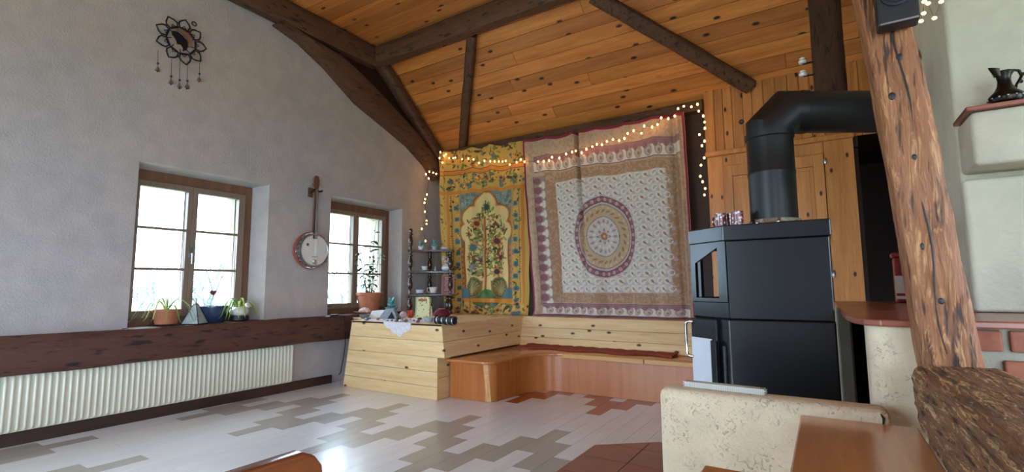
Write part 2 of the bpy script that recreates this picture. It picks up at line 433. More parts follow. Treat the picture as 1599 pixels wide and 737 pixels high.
def cellkind(c, j):
    d1 = min((c - 2) % 6, (2 - c) % 6); d2 = min((c - 5) % 6, (5 - c) % 6)
    if 3 - d1 - 2 <= j < 3 - d1: return 'g'                 # band ending at y 3.49
    if -4 - d2 - 2 <= j < -4 - d2: return 'g'               # band ending at y 1.53
    if 5 + d1 <= j < 7 + d1: return 'o'
    return 'w'
rest = MB()
for c in range(-14, 27):
    x1 = -1.419 - FX * c; x0 = x1 - FX
    cells = [(j, cellkind(c, j)) for j in range(-16, 9)]
    i = 0
    while i < len(cells):
        j, k = cells[i]; n = 1
        lim = 2 if k != 'w' else 3
        while i + n < len(cells) and cells[i + n][1] == k and n < lim: n += 1
        y0 = 2.65 + FY * j
        mx = (x0 + x1) / 2; my = y0 + FY * n / 2
        # keep as single planks those the camera can see
        v = np.array([mx, my, -CAMZ]); dz = v @ FWD
        seen = dz > 0.3 and -60 < 799.5 + FPX * (v @ RGT) / dz < 1060 and 368.5 - FPX * (v @ UPV) / dz < 800 and mx < -0.9
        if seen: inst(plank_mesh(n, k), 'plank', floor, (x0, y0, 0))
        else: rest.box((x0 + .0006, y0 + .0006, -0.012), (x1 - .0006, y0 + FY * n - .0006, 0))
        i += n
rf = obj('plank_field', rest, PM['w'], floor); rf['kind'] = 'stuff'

# gable wall with splayed window openings
WIN = [-4.1, -2.15, 0.0, 1.96]                    # offsets along the wall; the first two windows are unseen, added for light
ya, yb, za, zb = 1.771, 2.956, 0.775, 2.21                  # opening on the inner face
fa, fb_, fz0, fz1 = 1.745, 2.85, 0.775, 2.165               # opening at the frame
XF = -5.12                                                  # inner face of the window frames
w = MB()
ys = [YR] + [q + d for d in WIN for q in (ya, yb)] + [YB + .3]
for i in range(len(ys) - 1):
    if i % 2 == 0: w.quad((XW, ys[i], 0), (XW, ys[i + 1], 0), (XW, ys[i + 1], 4.35), (XW, ys[i], 4.35))
for d in WIN:
    w.quad((XW, ya + d, 0), (XW, yb + d, 0), (XW, yb + d, za), (XW, ya + d, za))
    w.quad((XW, ya + d, zb), (XW, yb + d, zb), (XW, yb + d, 4.35), (XW, ya + d, 4.35))
    r0 = [(XW, ya + d, za), (XW, yb + d, za), (XW, yb + d, zb), (XW, ya + d, zb)]
    r1 = [(XW - .02, ya + d + .004, za), (XW - .02, yb + d - .012, za), (XW - .02, yb + d - .012, zb - .012), (XW - .02, ya + d + .004, zb - .012)]
    r2 = [(XF - .05, fa + d, fz0), (XF - .05, fb_ + d, fz0), (XF - .05, fb_ + d, fz1), (XF - .05, fa + d, fz1)]
    for A, B in ((r0, r1), (r1, r2)):
        for k in range(4): w.quad(A[k], A[(k + 1) % 4], B[(k + 1) % 4], B[k])
wall_left = struct('wall_left', w, 'plaster_wall')
e = MB()
for i in range(len(ys) - 1):
    y0, y1 = ys[i], ys[i + 1]
    if i % 2 == 0: e.box((-5.52, y0 + (.04 if i else 0), -3), (XF - .075, y1 + .04, 4.4))
    else:
        e.box((-5.52, y0 + .04, -3), (XF - .075, y1 - .13 + .17, fz0 + .02)); e.box((-5.52, y0 + .04, fz1 - .03), (XF - .075, y1 + .04, 4.4))
        e.box((-5.52, y1 - .14, fz0), (XF - .075, y1 + .04, fz1))
wo_ = struct('trim_1', e, 'extplaster')
wo_['label'] = 'pale yellow outer plaster of the window reveals'

# back wall, header over the dark passage, passage, other walls
wb = MB().box((XW - .3, YB, 0), (-0.9, YB + .25, 3.3)); wb.box((1.3, YB - .1, 0), (XR, YB + .25, 3.3))
dkw = struct('wall_shade_strip', MB().box((-1.7, YB - .03, 0), (-.95, YB - .001, 3.2)), 'darkboard'); dkw['label'] = 'dark strip of back wall beside the cupboard, shade put in its colour'  # dark sheet over the plaster stands in for shade beside the panel
wall_back = struct('wall_back', wb, plaster('back_plaster', '#8a8076', '#938676', '#7d756d', 0.3))
wp = MB()
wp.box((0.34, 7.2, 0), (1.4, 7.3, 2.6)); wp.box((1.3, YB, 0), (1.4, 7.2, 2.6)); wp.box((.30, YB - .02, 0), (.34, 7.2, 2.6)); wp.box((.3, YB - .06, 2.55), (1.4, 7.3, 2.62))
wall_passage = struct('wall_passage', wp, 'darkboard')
wr = MB()
for (y0, y1, z0, z1) in ((YR, -2.6, 0, 4.35), (-2.6, -.6, 0, .9), (-2.6, -.6, 2.3, 4.35), (-.6, .6, 0, 4.35), (.6, 2.6, 0, .9), (.6, 2.6, 2.3, 4.35), (2.6, YB + .3, 0, 4.35)):
    wr.box((XR, y0, z0), (XR + .25, y1, z1))
wall_right = struct('wall_right', wr, 'plaster_wall')
wq = MB()
for (x0, x1, z0, z1) in ((XW - .6, -4.5, 0, 4.35), (-4.5, -1.7, 0, .2), (-4.5, -1.7, 2.6, 4.35), (-1.7, 1.0, 0, 4.35), (1.0, 3.4, 0, .2), (1.0, 3.4, 2.6, 4.35), (3.4, XR + .25, 0, 4.35)):
    wq.box((x0, YR - .25, z0), (x1, YR, z1))
wall_rear = struct('wall_rear', wq, 'plaster_wall')
for d in WIN: portal('window_portal', (XF - .12, (fa + fb_) / 2 + d, (fz0 + fz1) / 2), (0, -PI / 2, 0), fz1 - fz0, fb_ - fa)
for x, w_ in ((-3.1, 2.8), (2.2, 2.4)): portal('window_portal', (x, YR - .12, 1.4), (PI / 2, 0, 0), w_, 2.4)  # unseen rear windows, placed and sized for light from behind the camera
for y in (-1.6, 1.6): portal('window_portal', (XR + .12, y, 1.6), (0, PI / 2, 0), 1.4, 2.0)  # unseen right-hand windows, put in for the same light

# windows: frame, two sashes with glazing bars, three panes each
def window(nm, y0):
    w = bpy.data.objects.new(nm, None); C.objects.link(w); w['kind'] = 'structure'; w.location = (XF, y0, fz0)
    fr = MB(); d0, d1 = -0.07, 0.0; W, H = fb_ - fa, fz1 - fz0
    gl = [(0.105, 0.499), (0.588, 0.982)]; gz0, gz1 = 0.135, 1.25       # glass openings (y from the frame's edge, z from the sill)
    fr.box((d0, -.02, 0), (d1, .055, H)); fr.box((d0, W - .055, 0), (d1, W + .02, H)); fr.box((d0, .055, H - .085), (d1, W - .055, H + .02)); fr.box((d0, .055, 0), (d1, W - .055, .07))
    obj('frame', fr, 'frame', w, local=True, bevel=.004)
    for i, (a, b) in enumerate(gl):
        s = MB(); o0, o1 = (.055, .543) if i == 0 else (.543, W - .055)
        x0, x1 = -.058, .014
        s.box((x0, o0, .07), (x1, a, H - .085)); s.box((x0, b, .07), (x1, o1, H - .085)); s.box((x0, a, .07), (x1, b, gz0)); s.box((x0, a, gz1), (x1, b, H - .085))
        sh = obj('sash', s, 'sash', w, local=True, bevel=.005)
        h = (gz1 - gz0) / 3
        for k in (1, 2): obj('glazing_bar', MB().box((-.03, a, gz0 + k * h - .011), (.006, b, gz0 + k * h + .011)), 'sash', sh, local=True)
        for k in range(3): obj('pane', MB().box((-.024, a - .004, gz0 + k * h), (-.02, b + .004, gz0 + k * h + h)), 'glass', sh, local=True)
    hd = MB().box((.014, .525, .62), (.024, .56, .72)); hd.tube([(.024, .543, .66), (.055, .543, .66), (.055, .543, .56)], .008, 8)
    obj('handle', hd, 'steel', w, local=True, smooth=40)
    return w
for i, d in enumerate(WIN): window('window_%d' % (i + 1), fa + d)

# ceiling: sloping then flat, boards along x
sl = Vector((0, EY - KY, EZ - KZ)); SL = sl.length; sl.normalize(); nrm = Vector((0, -sl.z, sl.y))   # nrm: up and outward
cb = MB()
t_ = nrm * 0.03
A, B = Vector((0, KY, KZ)), Vector((0, KY, KZ)) + sl * (SL + .25)
cb.hexa([(XW - .1, A.y + t_.y, A.z + t_.z), (XR, A.y + t_.y, A.z + t_.z), (XR, B.y + t_.y, B.z + t_.z), (XW - .1, B.y + t_.y, B.z + t_.z),
         (XW - .1, A.y + 2 * t_.y, A.z + 2 * t_.z), (XR, A.y + 2 * t_.y, A.z + 2 * t_.z), (XR, B.y + 2 * t_.y, B.z + 2 * t_.z), (XW - .1, B.y + 2 * t_.y, B.z + 2 * t_.z)])
cb.box((XW - .1, YR, 4.31), (XR, KY + .08, 4.36))
ceiling = struct('ceiling', cb, 'darkboard')
BW = 0.163
def board_mesh(nm, ln, w, th, mat):
    m = MB().box((0, .002, 0), (ln, w - .002, th)); me = mesh_of(m, nm, None, .003, 1); me.materials.append(M[mat]); return me
lens_ = {}
def cbm(L):
    k_ = round(L, 1)
    if k_ not in lens_: lens_[k_] = board_mesh('ceiling_board', k_ - .002, BW, .022, 'pine_ceil_x')
    return lens_[k_]
slope_rot = math.atan2(sl.z, sl.y)
rn = random.Random(3)
def row(place):
    cuts = [-5.0]
    x = -5.0 + round(rn.uniform(1.4, 4.0), 1)
    while x < XR - .6: cuts.append(x); x += round(rn.uniform(2.6, 4.2), 1)
    cuts.append(XR)
    for a, b in zip(cuts, cuts[1:]): place(a, b)
k = 0
while k * BW < SL + .08:
    p = Vector((0, KY, KZ)) + sl * (k * BW) + nrm * 0.004
    row(lambda a, b: inst(cbm(b - a), 'ceiling_board', ceiling, (a + .001, p.y, p.z), (slope_rot, 0, 0))); k += 1
y = KY
while y > YR:
    y -= BW
    row(lambda a, b: inst(cbm(b - a), 'ceiling_board', ceiling, (a + .001, y, 4.275)))

# panelled wall over the cupboard
YP = 5.55
pn = MB().box((-1.01, YP + .02, 2.4), (.34, YB + .1, 3.4)); pn.box((.34, YP + .02, 2.6), (1.4, YB + .1, 3.4))
trim = struct('wall_panelled', pn, 'darkboard')
pbm = {}
x = -1.015
while x < 1.25:
    wd = [.098, .112, .09, .105][int(x * 100) % 4]
    if wd not in pbm:
        m = MB().box((.0015, 0, 0), (wd - .0015, .018, .86)); me = mesh_of(m, 'panel_board', None, .004, 1); me.materials.append(M['pine_panel']); pbm[wd] = me
    inst(pbm[wd], 'panel_board', trim, (x, YP, 2.5)); x += wd
# sill beam along the gable wall, skirting
sb = MB().hewn((-4.872, -3.5, .637), (-4.872, 3.98, .637), .16, .275, 5, 60, .025, e=8)
sb.tr(Matrix.Identity(4))
sill = struct('trim_2', sb, 'sillbeam', smooth=50); sill['label'] = 'dark old timber beam running under the windows as a sill'
for i, d in enumerate(WIN):
    s_ = struct('trim_%d' % (i + 3), MB().box((XF - .02, fa + d - .01, .74), (-4.93, yb + d, .776)), 'sillbeam', bevel=.004); s_['label'] = 'dark wooden inner window sill board'
struct('baseboard_left', MB().box((XW, YR, 0), (-4.918, 3.80, .092)), 'skirt', bevel=.004)

# ------------------------------------------------------------------ roof timbers (each a thing)
single('purlin_beam', MB().hewn((-4.94, 4.30, 4.145), (3.5, 4.30, 4.145), .17, .25, 11, 70, .03, e=7), 'beam_x',
       'long dark ceiling purlin running across where the boards bend', 'beam', (-4.9, 4.3, 4.02), smooth=50)
single('collar_beam', MB().hewn((-4.86, 4.26, 4.125), (-4.86, -3.5, 4.125), .16, .27, 12, 60, .03, e=7), 'beam_y',
       'dark horizontal beam along the top of the grey gable wall', 'beam', (-4.86, 4.2, 4.0), smooth=50)
rA = Vector((-4.84, KY + .02, KZ - .05)); rB = Vector((-4.84, EY - .02, EZ - .06))
single('gable_rafter', MB().hewn(rA - nrm * .06, rB - nrm * .06, .17, .15, 13, 26, .03, up=tuple(nrm), e=7), 'beam_y',
       'straight dark rafter sloping down the corner of gable and ceiling', 'beam', tuple(rB), smooth=50)
# curved brace let into the gable wall
lo = [(2.9, 3.962), (3.2, 3.89), (3.55, 3.73), (4.02, 3.44), (4.5, 3.27), (4.95, 3.10), (5.3, 2.90), (5.5, 2.70)]
up_ = [(2.9, 3.975), (3.3, 3.975), (3.75, 3.935), (4.2, 3.76), (4.62, 3.55), (5.05, 3.33), (5.45, 3.06), (5.62, 2.86)]
cbz = MB(); n_ = len(lo)
for i in range(n_):
    (a, b), (c_, d_) = lo[i], up_[i]
    cbz.v += [(-4.9495, a, b), (-4.835, a + .02, b + .015), (-4.80, a + .05, b + .06), (-4.80, c_ - .02, d_ - .03), (-4.83, c_, d_), (-4.9495, c_, d_)]
for i in range(n_ - 1):
    for k in range(6): cbz.f.append((i * 6 + k, i * 6 + (k + 1) % 6, i * 6 + 6 + (k + 1) % 6, i * 6 + 6 + k))
cbz.f += [(5, 4, 3, 2, 1, 0), tuple(range((n_ - 1) * 6, n_ * 6))]
single('curved_brace', cbz, 'beam_y', 'curved dark timber brace set into the gable wall below the rafter', 'beam', (-4.9, 5.5, 2.72), smooth=35)
infill = [(3.3, 3.98), (4.3, 4.0), (4.45, 4.08), (5.6, 3.12), (5.62, 2.87), (5.05, 3.30), (4.62, 3.52), (4.2, 3.73), (3.75, 3.9)]
gi = struct('trim_9', MB().prism_ax(infill, (.03, 0, 0), (-4.948, 0, 0), (0, 1, 0), (0, 0, 1)), 'darkboard'); gi['label'] = 'dark boarding between rafter and curved brace'
def brace(a, b, w_, h_, seed, label):
    A, B = Vector(a) - nrm * (h_ / 2 - .005), Vector(b) - nrm * (h_ / 2 - .005)
    single('ceiling_brace', MB().hewn(A, B, w_, h_, seed, 26, .05, up=tuple(nrm), e=6), 'beam_y', label, 'beam', tuple(B), 'ceiling braces', smooth=50)
brace((-3.36, 4.45, 4.12), (-4.42, 5.62, 3.165), .115, .10, 21, 'short dark brace from the purlin down to the yellow wall hanging')
brace((-1.83, 4.47, 4.10), (-.53, 5.56, 3.21), .14, .11, 22, 'long dark brace slanting down to the panelled cupboard wall')
single('hanging_post', MB().hewn((.115, 4.3, 4.05), (.125, 4.3, 2.47), .205, .20, 23, 26, .03, up=(0, 1, 0), e=7), 'beam_z',
       'dark upright post hanging from the purlin behind the stovepipe', 'post', (.12, 4.3, 2.47), smooth=50)
for zz, lab in ((2.80, 'upper white porcelain insulator on the dark hanging post'), (2.70, 'lower white porcelain insulator on the dark hanging post')):
    t = thing('insulator', lab, 'insulator', (-.0, 4.22, zz), group='insulators on the post')
    obj('bell', MB().lathe([(.012, -.02), (.026, -.018), (.03, 0), (.02, .012), (.022, .022), (.012, .03)], 14, (-.045, 0, 0), 'z'), 'white', t, local=True, smooth=40)
    obj('pin', MB().tube([(.03, 0, -.02), (-.045, 0, -.02), (-.045, 0, .01)], .006, 6), 'iron', t, local=True)
wp_ = MB().box((-4.93, 5.50, 3.02), (-1.02, 5.64, 3.13)); single('wall_plate', wp_, 'beam_x', 'dark timber plate behind the tops of the wall hangings', 'beam', (-3, 5.6, 3.02), bevel=.006)

# ------------------------------------------------------------------ radiator
rd = thing('radiator', 'long cream ribbed panel radiator under the sill beam', 'radiator', (-4.93, 0, .098))
rb = MB(); y0, y1, pit = -1.2, 3.31, .04; cross = []
nseg = int((y1 - y0) / pit)
for k in range(nseg):
    for f, dx in ((0, 0), (.18, 0), (.34, .012), (.5, .017), (.66, .012), (.82, 0)):
        cross.append((y0 + (k + f) * pit, dx))
cross.append((y0 + nseg * pit, 0))
zs = [(.098, 0), (.108, .25), (.125, 1), (.475, 1), (.49, .3), (.505, 0)]
for (zz, am) in zs:
    for (yy, dx) in cross: rb.v.append((-4.905 + dx * am + (.006 if am else 0), yy, zz))
nc = len(cross)
for i in range(len(zs) - 1):
    for j in range(nc - 1): rb.f.append((i * nc + j, i * nc + j + 1, i * nc + nc + j + 1, i * nc + nc + j))
obj('ribbed_panel', rb, 'radiator', rd, smooth=60)
obj('back_panel', MB().box((-4.94, y0, .1), (-4.905, y0 + nseg * pit, .505)), 'radiator', rd, bevel=.003)

# ------------------------------------------------------------------ pine platform in the corner
pl = thing('pine_platform', 'raised pale pine corner box with horizontal boards', 'platform', (-3.9, 4.6, 0))
ZT = .735
def xr(z, up=False): return -3.262 if z < .41 or not up else -3.170 - (z - .41) / .325 * .042
def xl(z): return -4.655 + z / .735 * .125
zs = [0, .125, .27, .41, .565, ZT]
for a, b in zip(zs, zs[1:]):
    g = .0015; y0 = 3.745
    q_ = a > .4; u0, u1 = xr(a, q_), xr(b, q_)
    obj('front_board', MB().hexa([(xl(a), y0, a + g), (u0, y0, a + g), (u0, y0 + .024, a + g), (xl(a), y0 + .024, a + g),
                                  (xl(b), y0, b - g), (u1, y0, b - g), (u1, y0 + .024, b - g), (xl(b), y0 + .024, b - g)]), 'pine_raw_x', pl, bevel=.002, bseg=1)
for a, b in ((0, .21), (.21, .41), (.41, .565), (.565, ZT)):
    g = .0015; ye = 5.30 if a > .4 else 3.95
    u0, u1 = xr(a, a > .4), xr(b, a > .4)
    obj('side_board', MB().hexa([(u0 - .024, 3.77, a + g), (u0 - .002, 3.77, a + g), (u0 - .002, ye, a + g), (u0 - .024, ye, a + g),
                                 (u1 - .024, 3.77, b - g), (u1 - .002, 3.77, b - g), (u1 - .002, ye, b - g), (u1 - .024, ye, b - g)]), 'pine_raw_y', pl, bevel=.002, bseg=1)
for i in range(12):
    y0 = 3.745 + i * .158; y1 = min(y0 + .156, YB - .01)
    if y0 > YB - .05: break
    obj('top_board', MB().box((-4.945 if y0 > 4.0 else -4.535, y0, ZT - .02), (-3.209, y1, ZT)), 'pine_raw_x', pl, bevel=.0015, bseg=1)

# ------------------------------------------------------------------ corner bench with pale pine back
bn = thing('corner_bench', 'L-shaped orange plywood corner bench with rounded front', 'bench', (-2.4, 4.6, 0))
def arc(cx, cy, r, a0, a1, n=8): return [(cx + r * math.cos(math.radians(a0 + (a1 - a0) * i / n)), cy + r * math.sin(math.radians(a0 + (a1 - a0) * i / n))) for i in range(n + 1)]
front = [(-3.245, 3.925), (-2.86, 3.935)] + arc(-2.84, 4.035, .10, -88, -4) + [(-2.71, 4.38)] + arc(-2.37, 4.39, .34, 178, 94) + [(-1.9, 4.745), (-1.0, 4.765), (-.45, 4.77)]
back = [(-.45, 4.79), (-1.9, 4.765)] + arc(-2.37, 4.39, .36, 94, 178) + [(-2.73, 4.36)] + arc(-2.84, 4.035, .08, -4, -88) + [(-3.245, 3.945)]
obj('front_panel', MB().prism(front + back, 0.002, .372), 'ply', bn, smooth=30)
# one continuous front, split where the veneer sheets meet
seat = [(-3.20, 3.80), (-2.80, 3.815)] + arc(-2.80, 3.935, .12, -88, -4) + [(-2.665, 4.35)] + arc(-2.33, 4.36, .335, 178, 94) + [(-1.9, 4.715), (-1.0, 4.735), (-.45, 4.74), (-.45, 5.165), (-3.20, 5.165)]
obj('seat', MB().prism(seat, .372, .398), 'ply_x', bn, bevel=.006, smooth=30)
for a, b in ((-2.42, -1.515), (-1.505, -.46)):
    ya_ = lambda x: 4.705 + (x + 2.3) * .018
    obj('edge_strip', MB().hexa([(a, ya_(a) - .012, .356), (b, ya_(b) - .012, .356), (b, ya_(b) + .012, .356), (a, ya_(a) + .012, .356),
                                 (a, ya_(a) - .012, .402), (b, ya_(b) - .012, .402), (b, ya_(b) + .012, .402), (a, ya_(a) + .012, .402)]), 'strip', bn, bevel=.005)
bz = [.398, .50, .61, .735]
for i in range(3):
    a, b = bz[i], bz[i + 1]; yy = lambda z: 5.15 + (z - .398) / .337 * .14
    obj('back_board', MB().hexa([(-3.21, yy(a), a + .0015), (-.45, yy(a), a + .0015), (-.45, yy(a) + .022, a + .0015), (-3.21, yy(a) + .022, a + .0015),
                                 (-3.21, yy(b), b - .0015), (-.45, yy(b), b - .0015), (-.45, yy(b) + .022, b - .0015), (-3.21, yy(b) + .022, b - .0015)]), 'pine_raw_x', bn, bevel=.002, bseg=1)
for a, b in ((5.292, 5.46), (5.462, 5.612)):
    obj('ledge_board', MB().box((-3.206, a, ZT - .02), (-1.03, b, ZT)), 'pine_raw_x', bn, bevel=.0015, bseg=1)
obj('corner_strip', MB().hexa([(-2.80, 3.935, .004), (-2.765, 3.958, .004), (-2.765, 3.975, .004), (-2.80, 3.955, .004), (-2.845, 3.93, .371), (-2.79, 3.94, .371), (-2.79, 3.96, .371), (-2.845, 3.95, .371)]), 'strip', bn)
# red runner on the seat
rr = MB(); rn = random.Random(5); n_ = 40
for i in range(n_ + 1):
    x = -3.05 + (1.75) * i / n_
    ya_ = 5.02 - .05 * math.sin(i * .5) - .02 * rn.random(); zz = .404 + .006 * abs(math.sin(i * .9)) + .004 * rn.random()
    rr.v += [(x, ya_ - .10 + .13 * i / n_ * .5, .4005), (x, ya_ - .10 + .065 * i / n_, zz + .008), (x, 5.10, zz + .01), (x, 5.135, zz + .02), (x, 5.14, .4005)]
for i in range(n_):
    for k in range(4): rr.f.append((i * 5 + k, i * 5 + k + 1, i * 5 + 6 + k, i * 5 + 5 + k))
single('bench_runner', rr, 'redcloth', 'rumpled rust red cloth runner along the back of the bench seat', 'cloth', (-2.2, 5.08, .4), smooth=60)

# ------------------------------------------------------------------ wall hangings
def cloth(name, label, corners, nu, nv, paint, fold, top, mat, thick=True):
    """corners TL, TR, BL, BR as (x, z); fold(u, v) offset towards the room; top(u) sag of the upper edge"""
    u = np.linspace(0, 1, nu); v = np.linspace(0, 1, nv); U, V = np.meshgrid(u, v)
    TL, TR, BL, BR = (np.array(c) for c in corners)
    P = (TL[None, None] * ((1 - U) * (1 - V))[..., None] + TR * (U * (1 - V))[..., None] + BL * ((1 - U) * V)[..., None] + BR * (U * V)[..., None])
    X = P[..., 0]; Z = P[..., 1] - top(U) * (1 - V)
    off = fold(U, V)
    Y = 5.475 - off
    X = X + 0.012 * np.sin(U * 40 + V * 2) * V
    co = np.stack([X, Y, Z], -1).reshape(-1, 3)
    base = np.array([(TL[0] + TR[0]) / 2, 5.475, BL[1]])
    idx = np.arange(nu * nv).reshape(nv, nu)
    q = np.stack([idx[1:, :-1], idx[1:, 1:], idx[:-1, 1:], idx[:-1, :-1]], -1).reshape(-1, 4)
    me = bpy.data.meshes.new(name); me.vertices.add(nu * nv); me.vertices.foreach_set('co', (co - base).ravel())
    me.loops.add(q.size); me.loops.foreach_set('vertex_index', q.ravel().astype(np.int32))
    me.polygons.add(len(q)); me.polygons.foreach_set('loop_start', np.arange(0, q.size, 4, dtype=np.int32))
    me.update(calc_edges=True); me.validate()
    me.polygons.foreach_set('use_smooth', [True] * len(me.polygons))
    col = paint(U, V); a = np.ones((nv, nu, 4)); a[..., :3] = col
    at = me.attributes.new('print', 'FLOAT_COLOR', 'POINT'); at.data.foreach_set('color', a.ravel().astype(np.float32))
    me.materials.append(mat)
    o = bpy.data.objects.new(name, me); C.objects.link(o); o.location = base
    tag(o, label, 'tapestry'); return o

class Paint:
    """flat textile print drawn on a grid in metres: x to the right, y downward from the top"""
    def __init__(s, U, V, W, H, base):
        s.x = U * W; s.y = V * H; s.W, s.H = W, H; s.c = np.empty(U.shape + (3,)); s.c[:] = lin(base)
    def put(s, m, h, a=1.0):
        m = np.clip(m.astype(float), 0, 1)[..., None] * a; s.c[:] = s.c * (1 - m) + np.array(lin(h)) * m
    def rect(s, x0, x1, y0, y1, h, a=1.0): s.put((s.x >= x0) & (s.x < x1) & (s.y >= y0) & (s.y < y1), h, a)
    def win(s, x0, x1, y0, y1):
        nv, nu = s.x.shape
        i0, i1 = int(max(0, x0 / s.W * (nu - 1))), int(min(nu, x1 / s.W * (nu - 1) + 2)); j0, j1 = int(max(0, y0 / s.H * (nv - 1))), int(min(nv, y1 / s.H * (nv - 1) + 2))
        return slice(j0, max(j0, j1)), slice(i0, max(i0, i1))
    def putw(s, w_, m, h, a=1.0):
        m = m.astype(float)[..., None] * a; s.c[w_] = s.c[w_] * (1 - m) + np.array(lin(h)) * m
    def ell(s, cx, cy, rx, ry, h, a=1.0, rot=0.0):
        R = max(rx, ry); w_ = s.win(cx - R, cx + R, cy - R, cy + R)
        dx, dy = s.x[w_] - cx, s.y[w_] - cy
        if rot: dx, dy = dx * math.cos(rot) + dy * math.sin(rot), -dx * math.sin(rot) + dy * math.cos(rot)
        s.putw(w_, (dx / rx) ** 2 + (dy / ry) ** 2 < 1, h, a)
    def ring(s, cx, cy, rx, ry, r0, r1, h, a=1.0):
        w_ = s.win(cx - rx * r1, cx + rx * r1, cy - ry * r1, cy + ry * r1)
        r = np.sqrt(((s.x[w_] - cx) / rx) ** 2 + ((s.y[w_] - cy) / ry) ** 2); s.putw(w_, (r >= r0) & (r < r1), h, a)
    def flower(s, cx, cy, r, h1, h2, n=8, ph=0.0):
        w_ = s.win(cx - r, cx + r, cy - r, cy + r)
        dx, dy = s.x[w_] - cx, s.y[w_] - cy; rr = np.hypot(dx, dy); th = np.arctan2(dy, dx)
        s.putw(w_, rr < r * (0.72 + 0.28 * np.cos(n * th + ph)), h1); s.putw(w_, rr < r * 0.42, h2)
    def leaf(s, cx, cy, l, w, rot, h, a=1.0): s.ell(cx, cy, l, w, h, a, rot)
    def line(s, pts, w, h):
        w_ = s.win(min(p[0] for p in pts) - w, max(p[0] for p in pts) + w, min(p[1] for p in pts) - w, max(p[1] for p in pts) + w); X, Y = s.x[w_], s.y[w_]
        m = np.zeros(X.shape, bool)
        for (x0, y0), (x1, y1) in zip(pts, pts[1:]):
            d = np.array([x1 - x0, y1 - y0]); L2 = max(d @ d, 1e-9)
            t = np.clip(((X - x0) * d[0] + (Y - y0) * d[1]) / L2, 0, 1)
            m |= np.hypot(X - x0 - t * d[0], Y - y0 - t * d[1]) < w
        s.putw(w_, m, h)
    def noise(s, amt, sx, sy, seed):
        r = np.random.RandomState(seed); n = np.zeros(s.x.shape)
        for k in range(14):
            a, b, p = r.uniform(-1, 1), r.uniform(-1, 1), r.uniform(0, 6.3); n += np.sin(s.x * sx * a * 9 + s.y * sy * b * 9 + p)
        s.c *= (1 + amt * n / 5)[..., None]

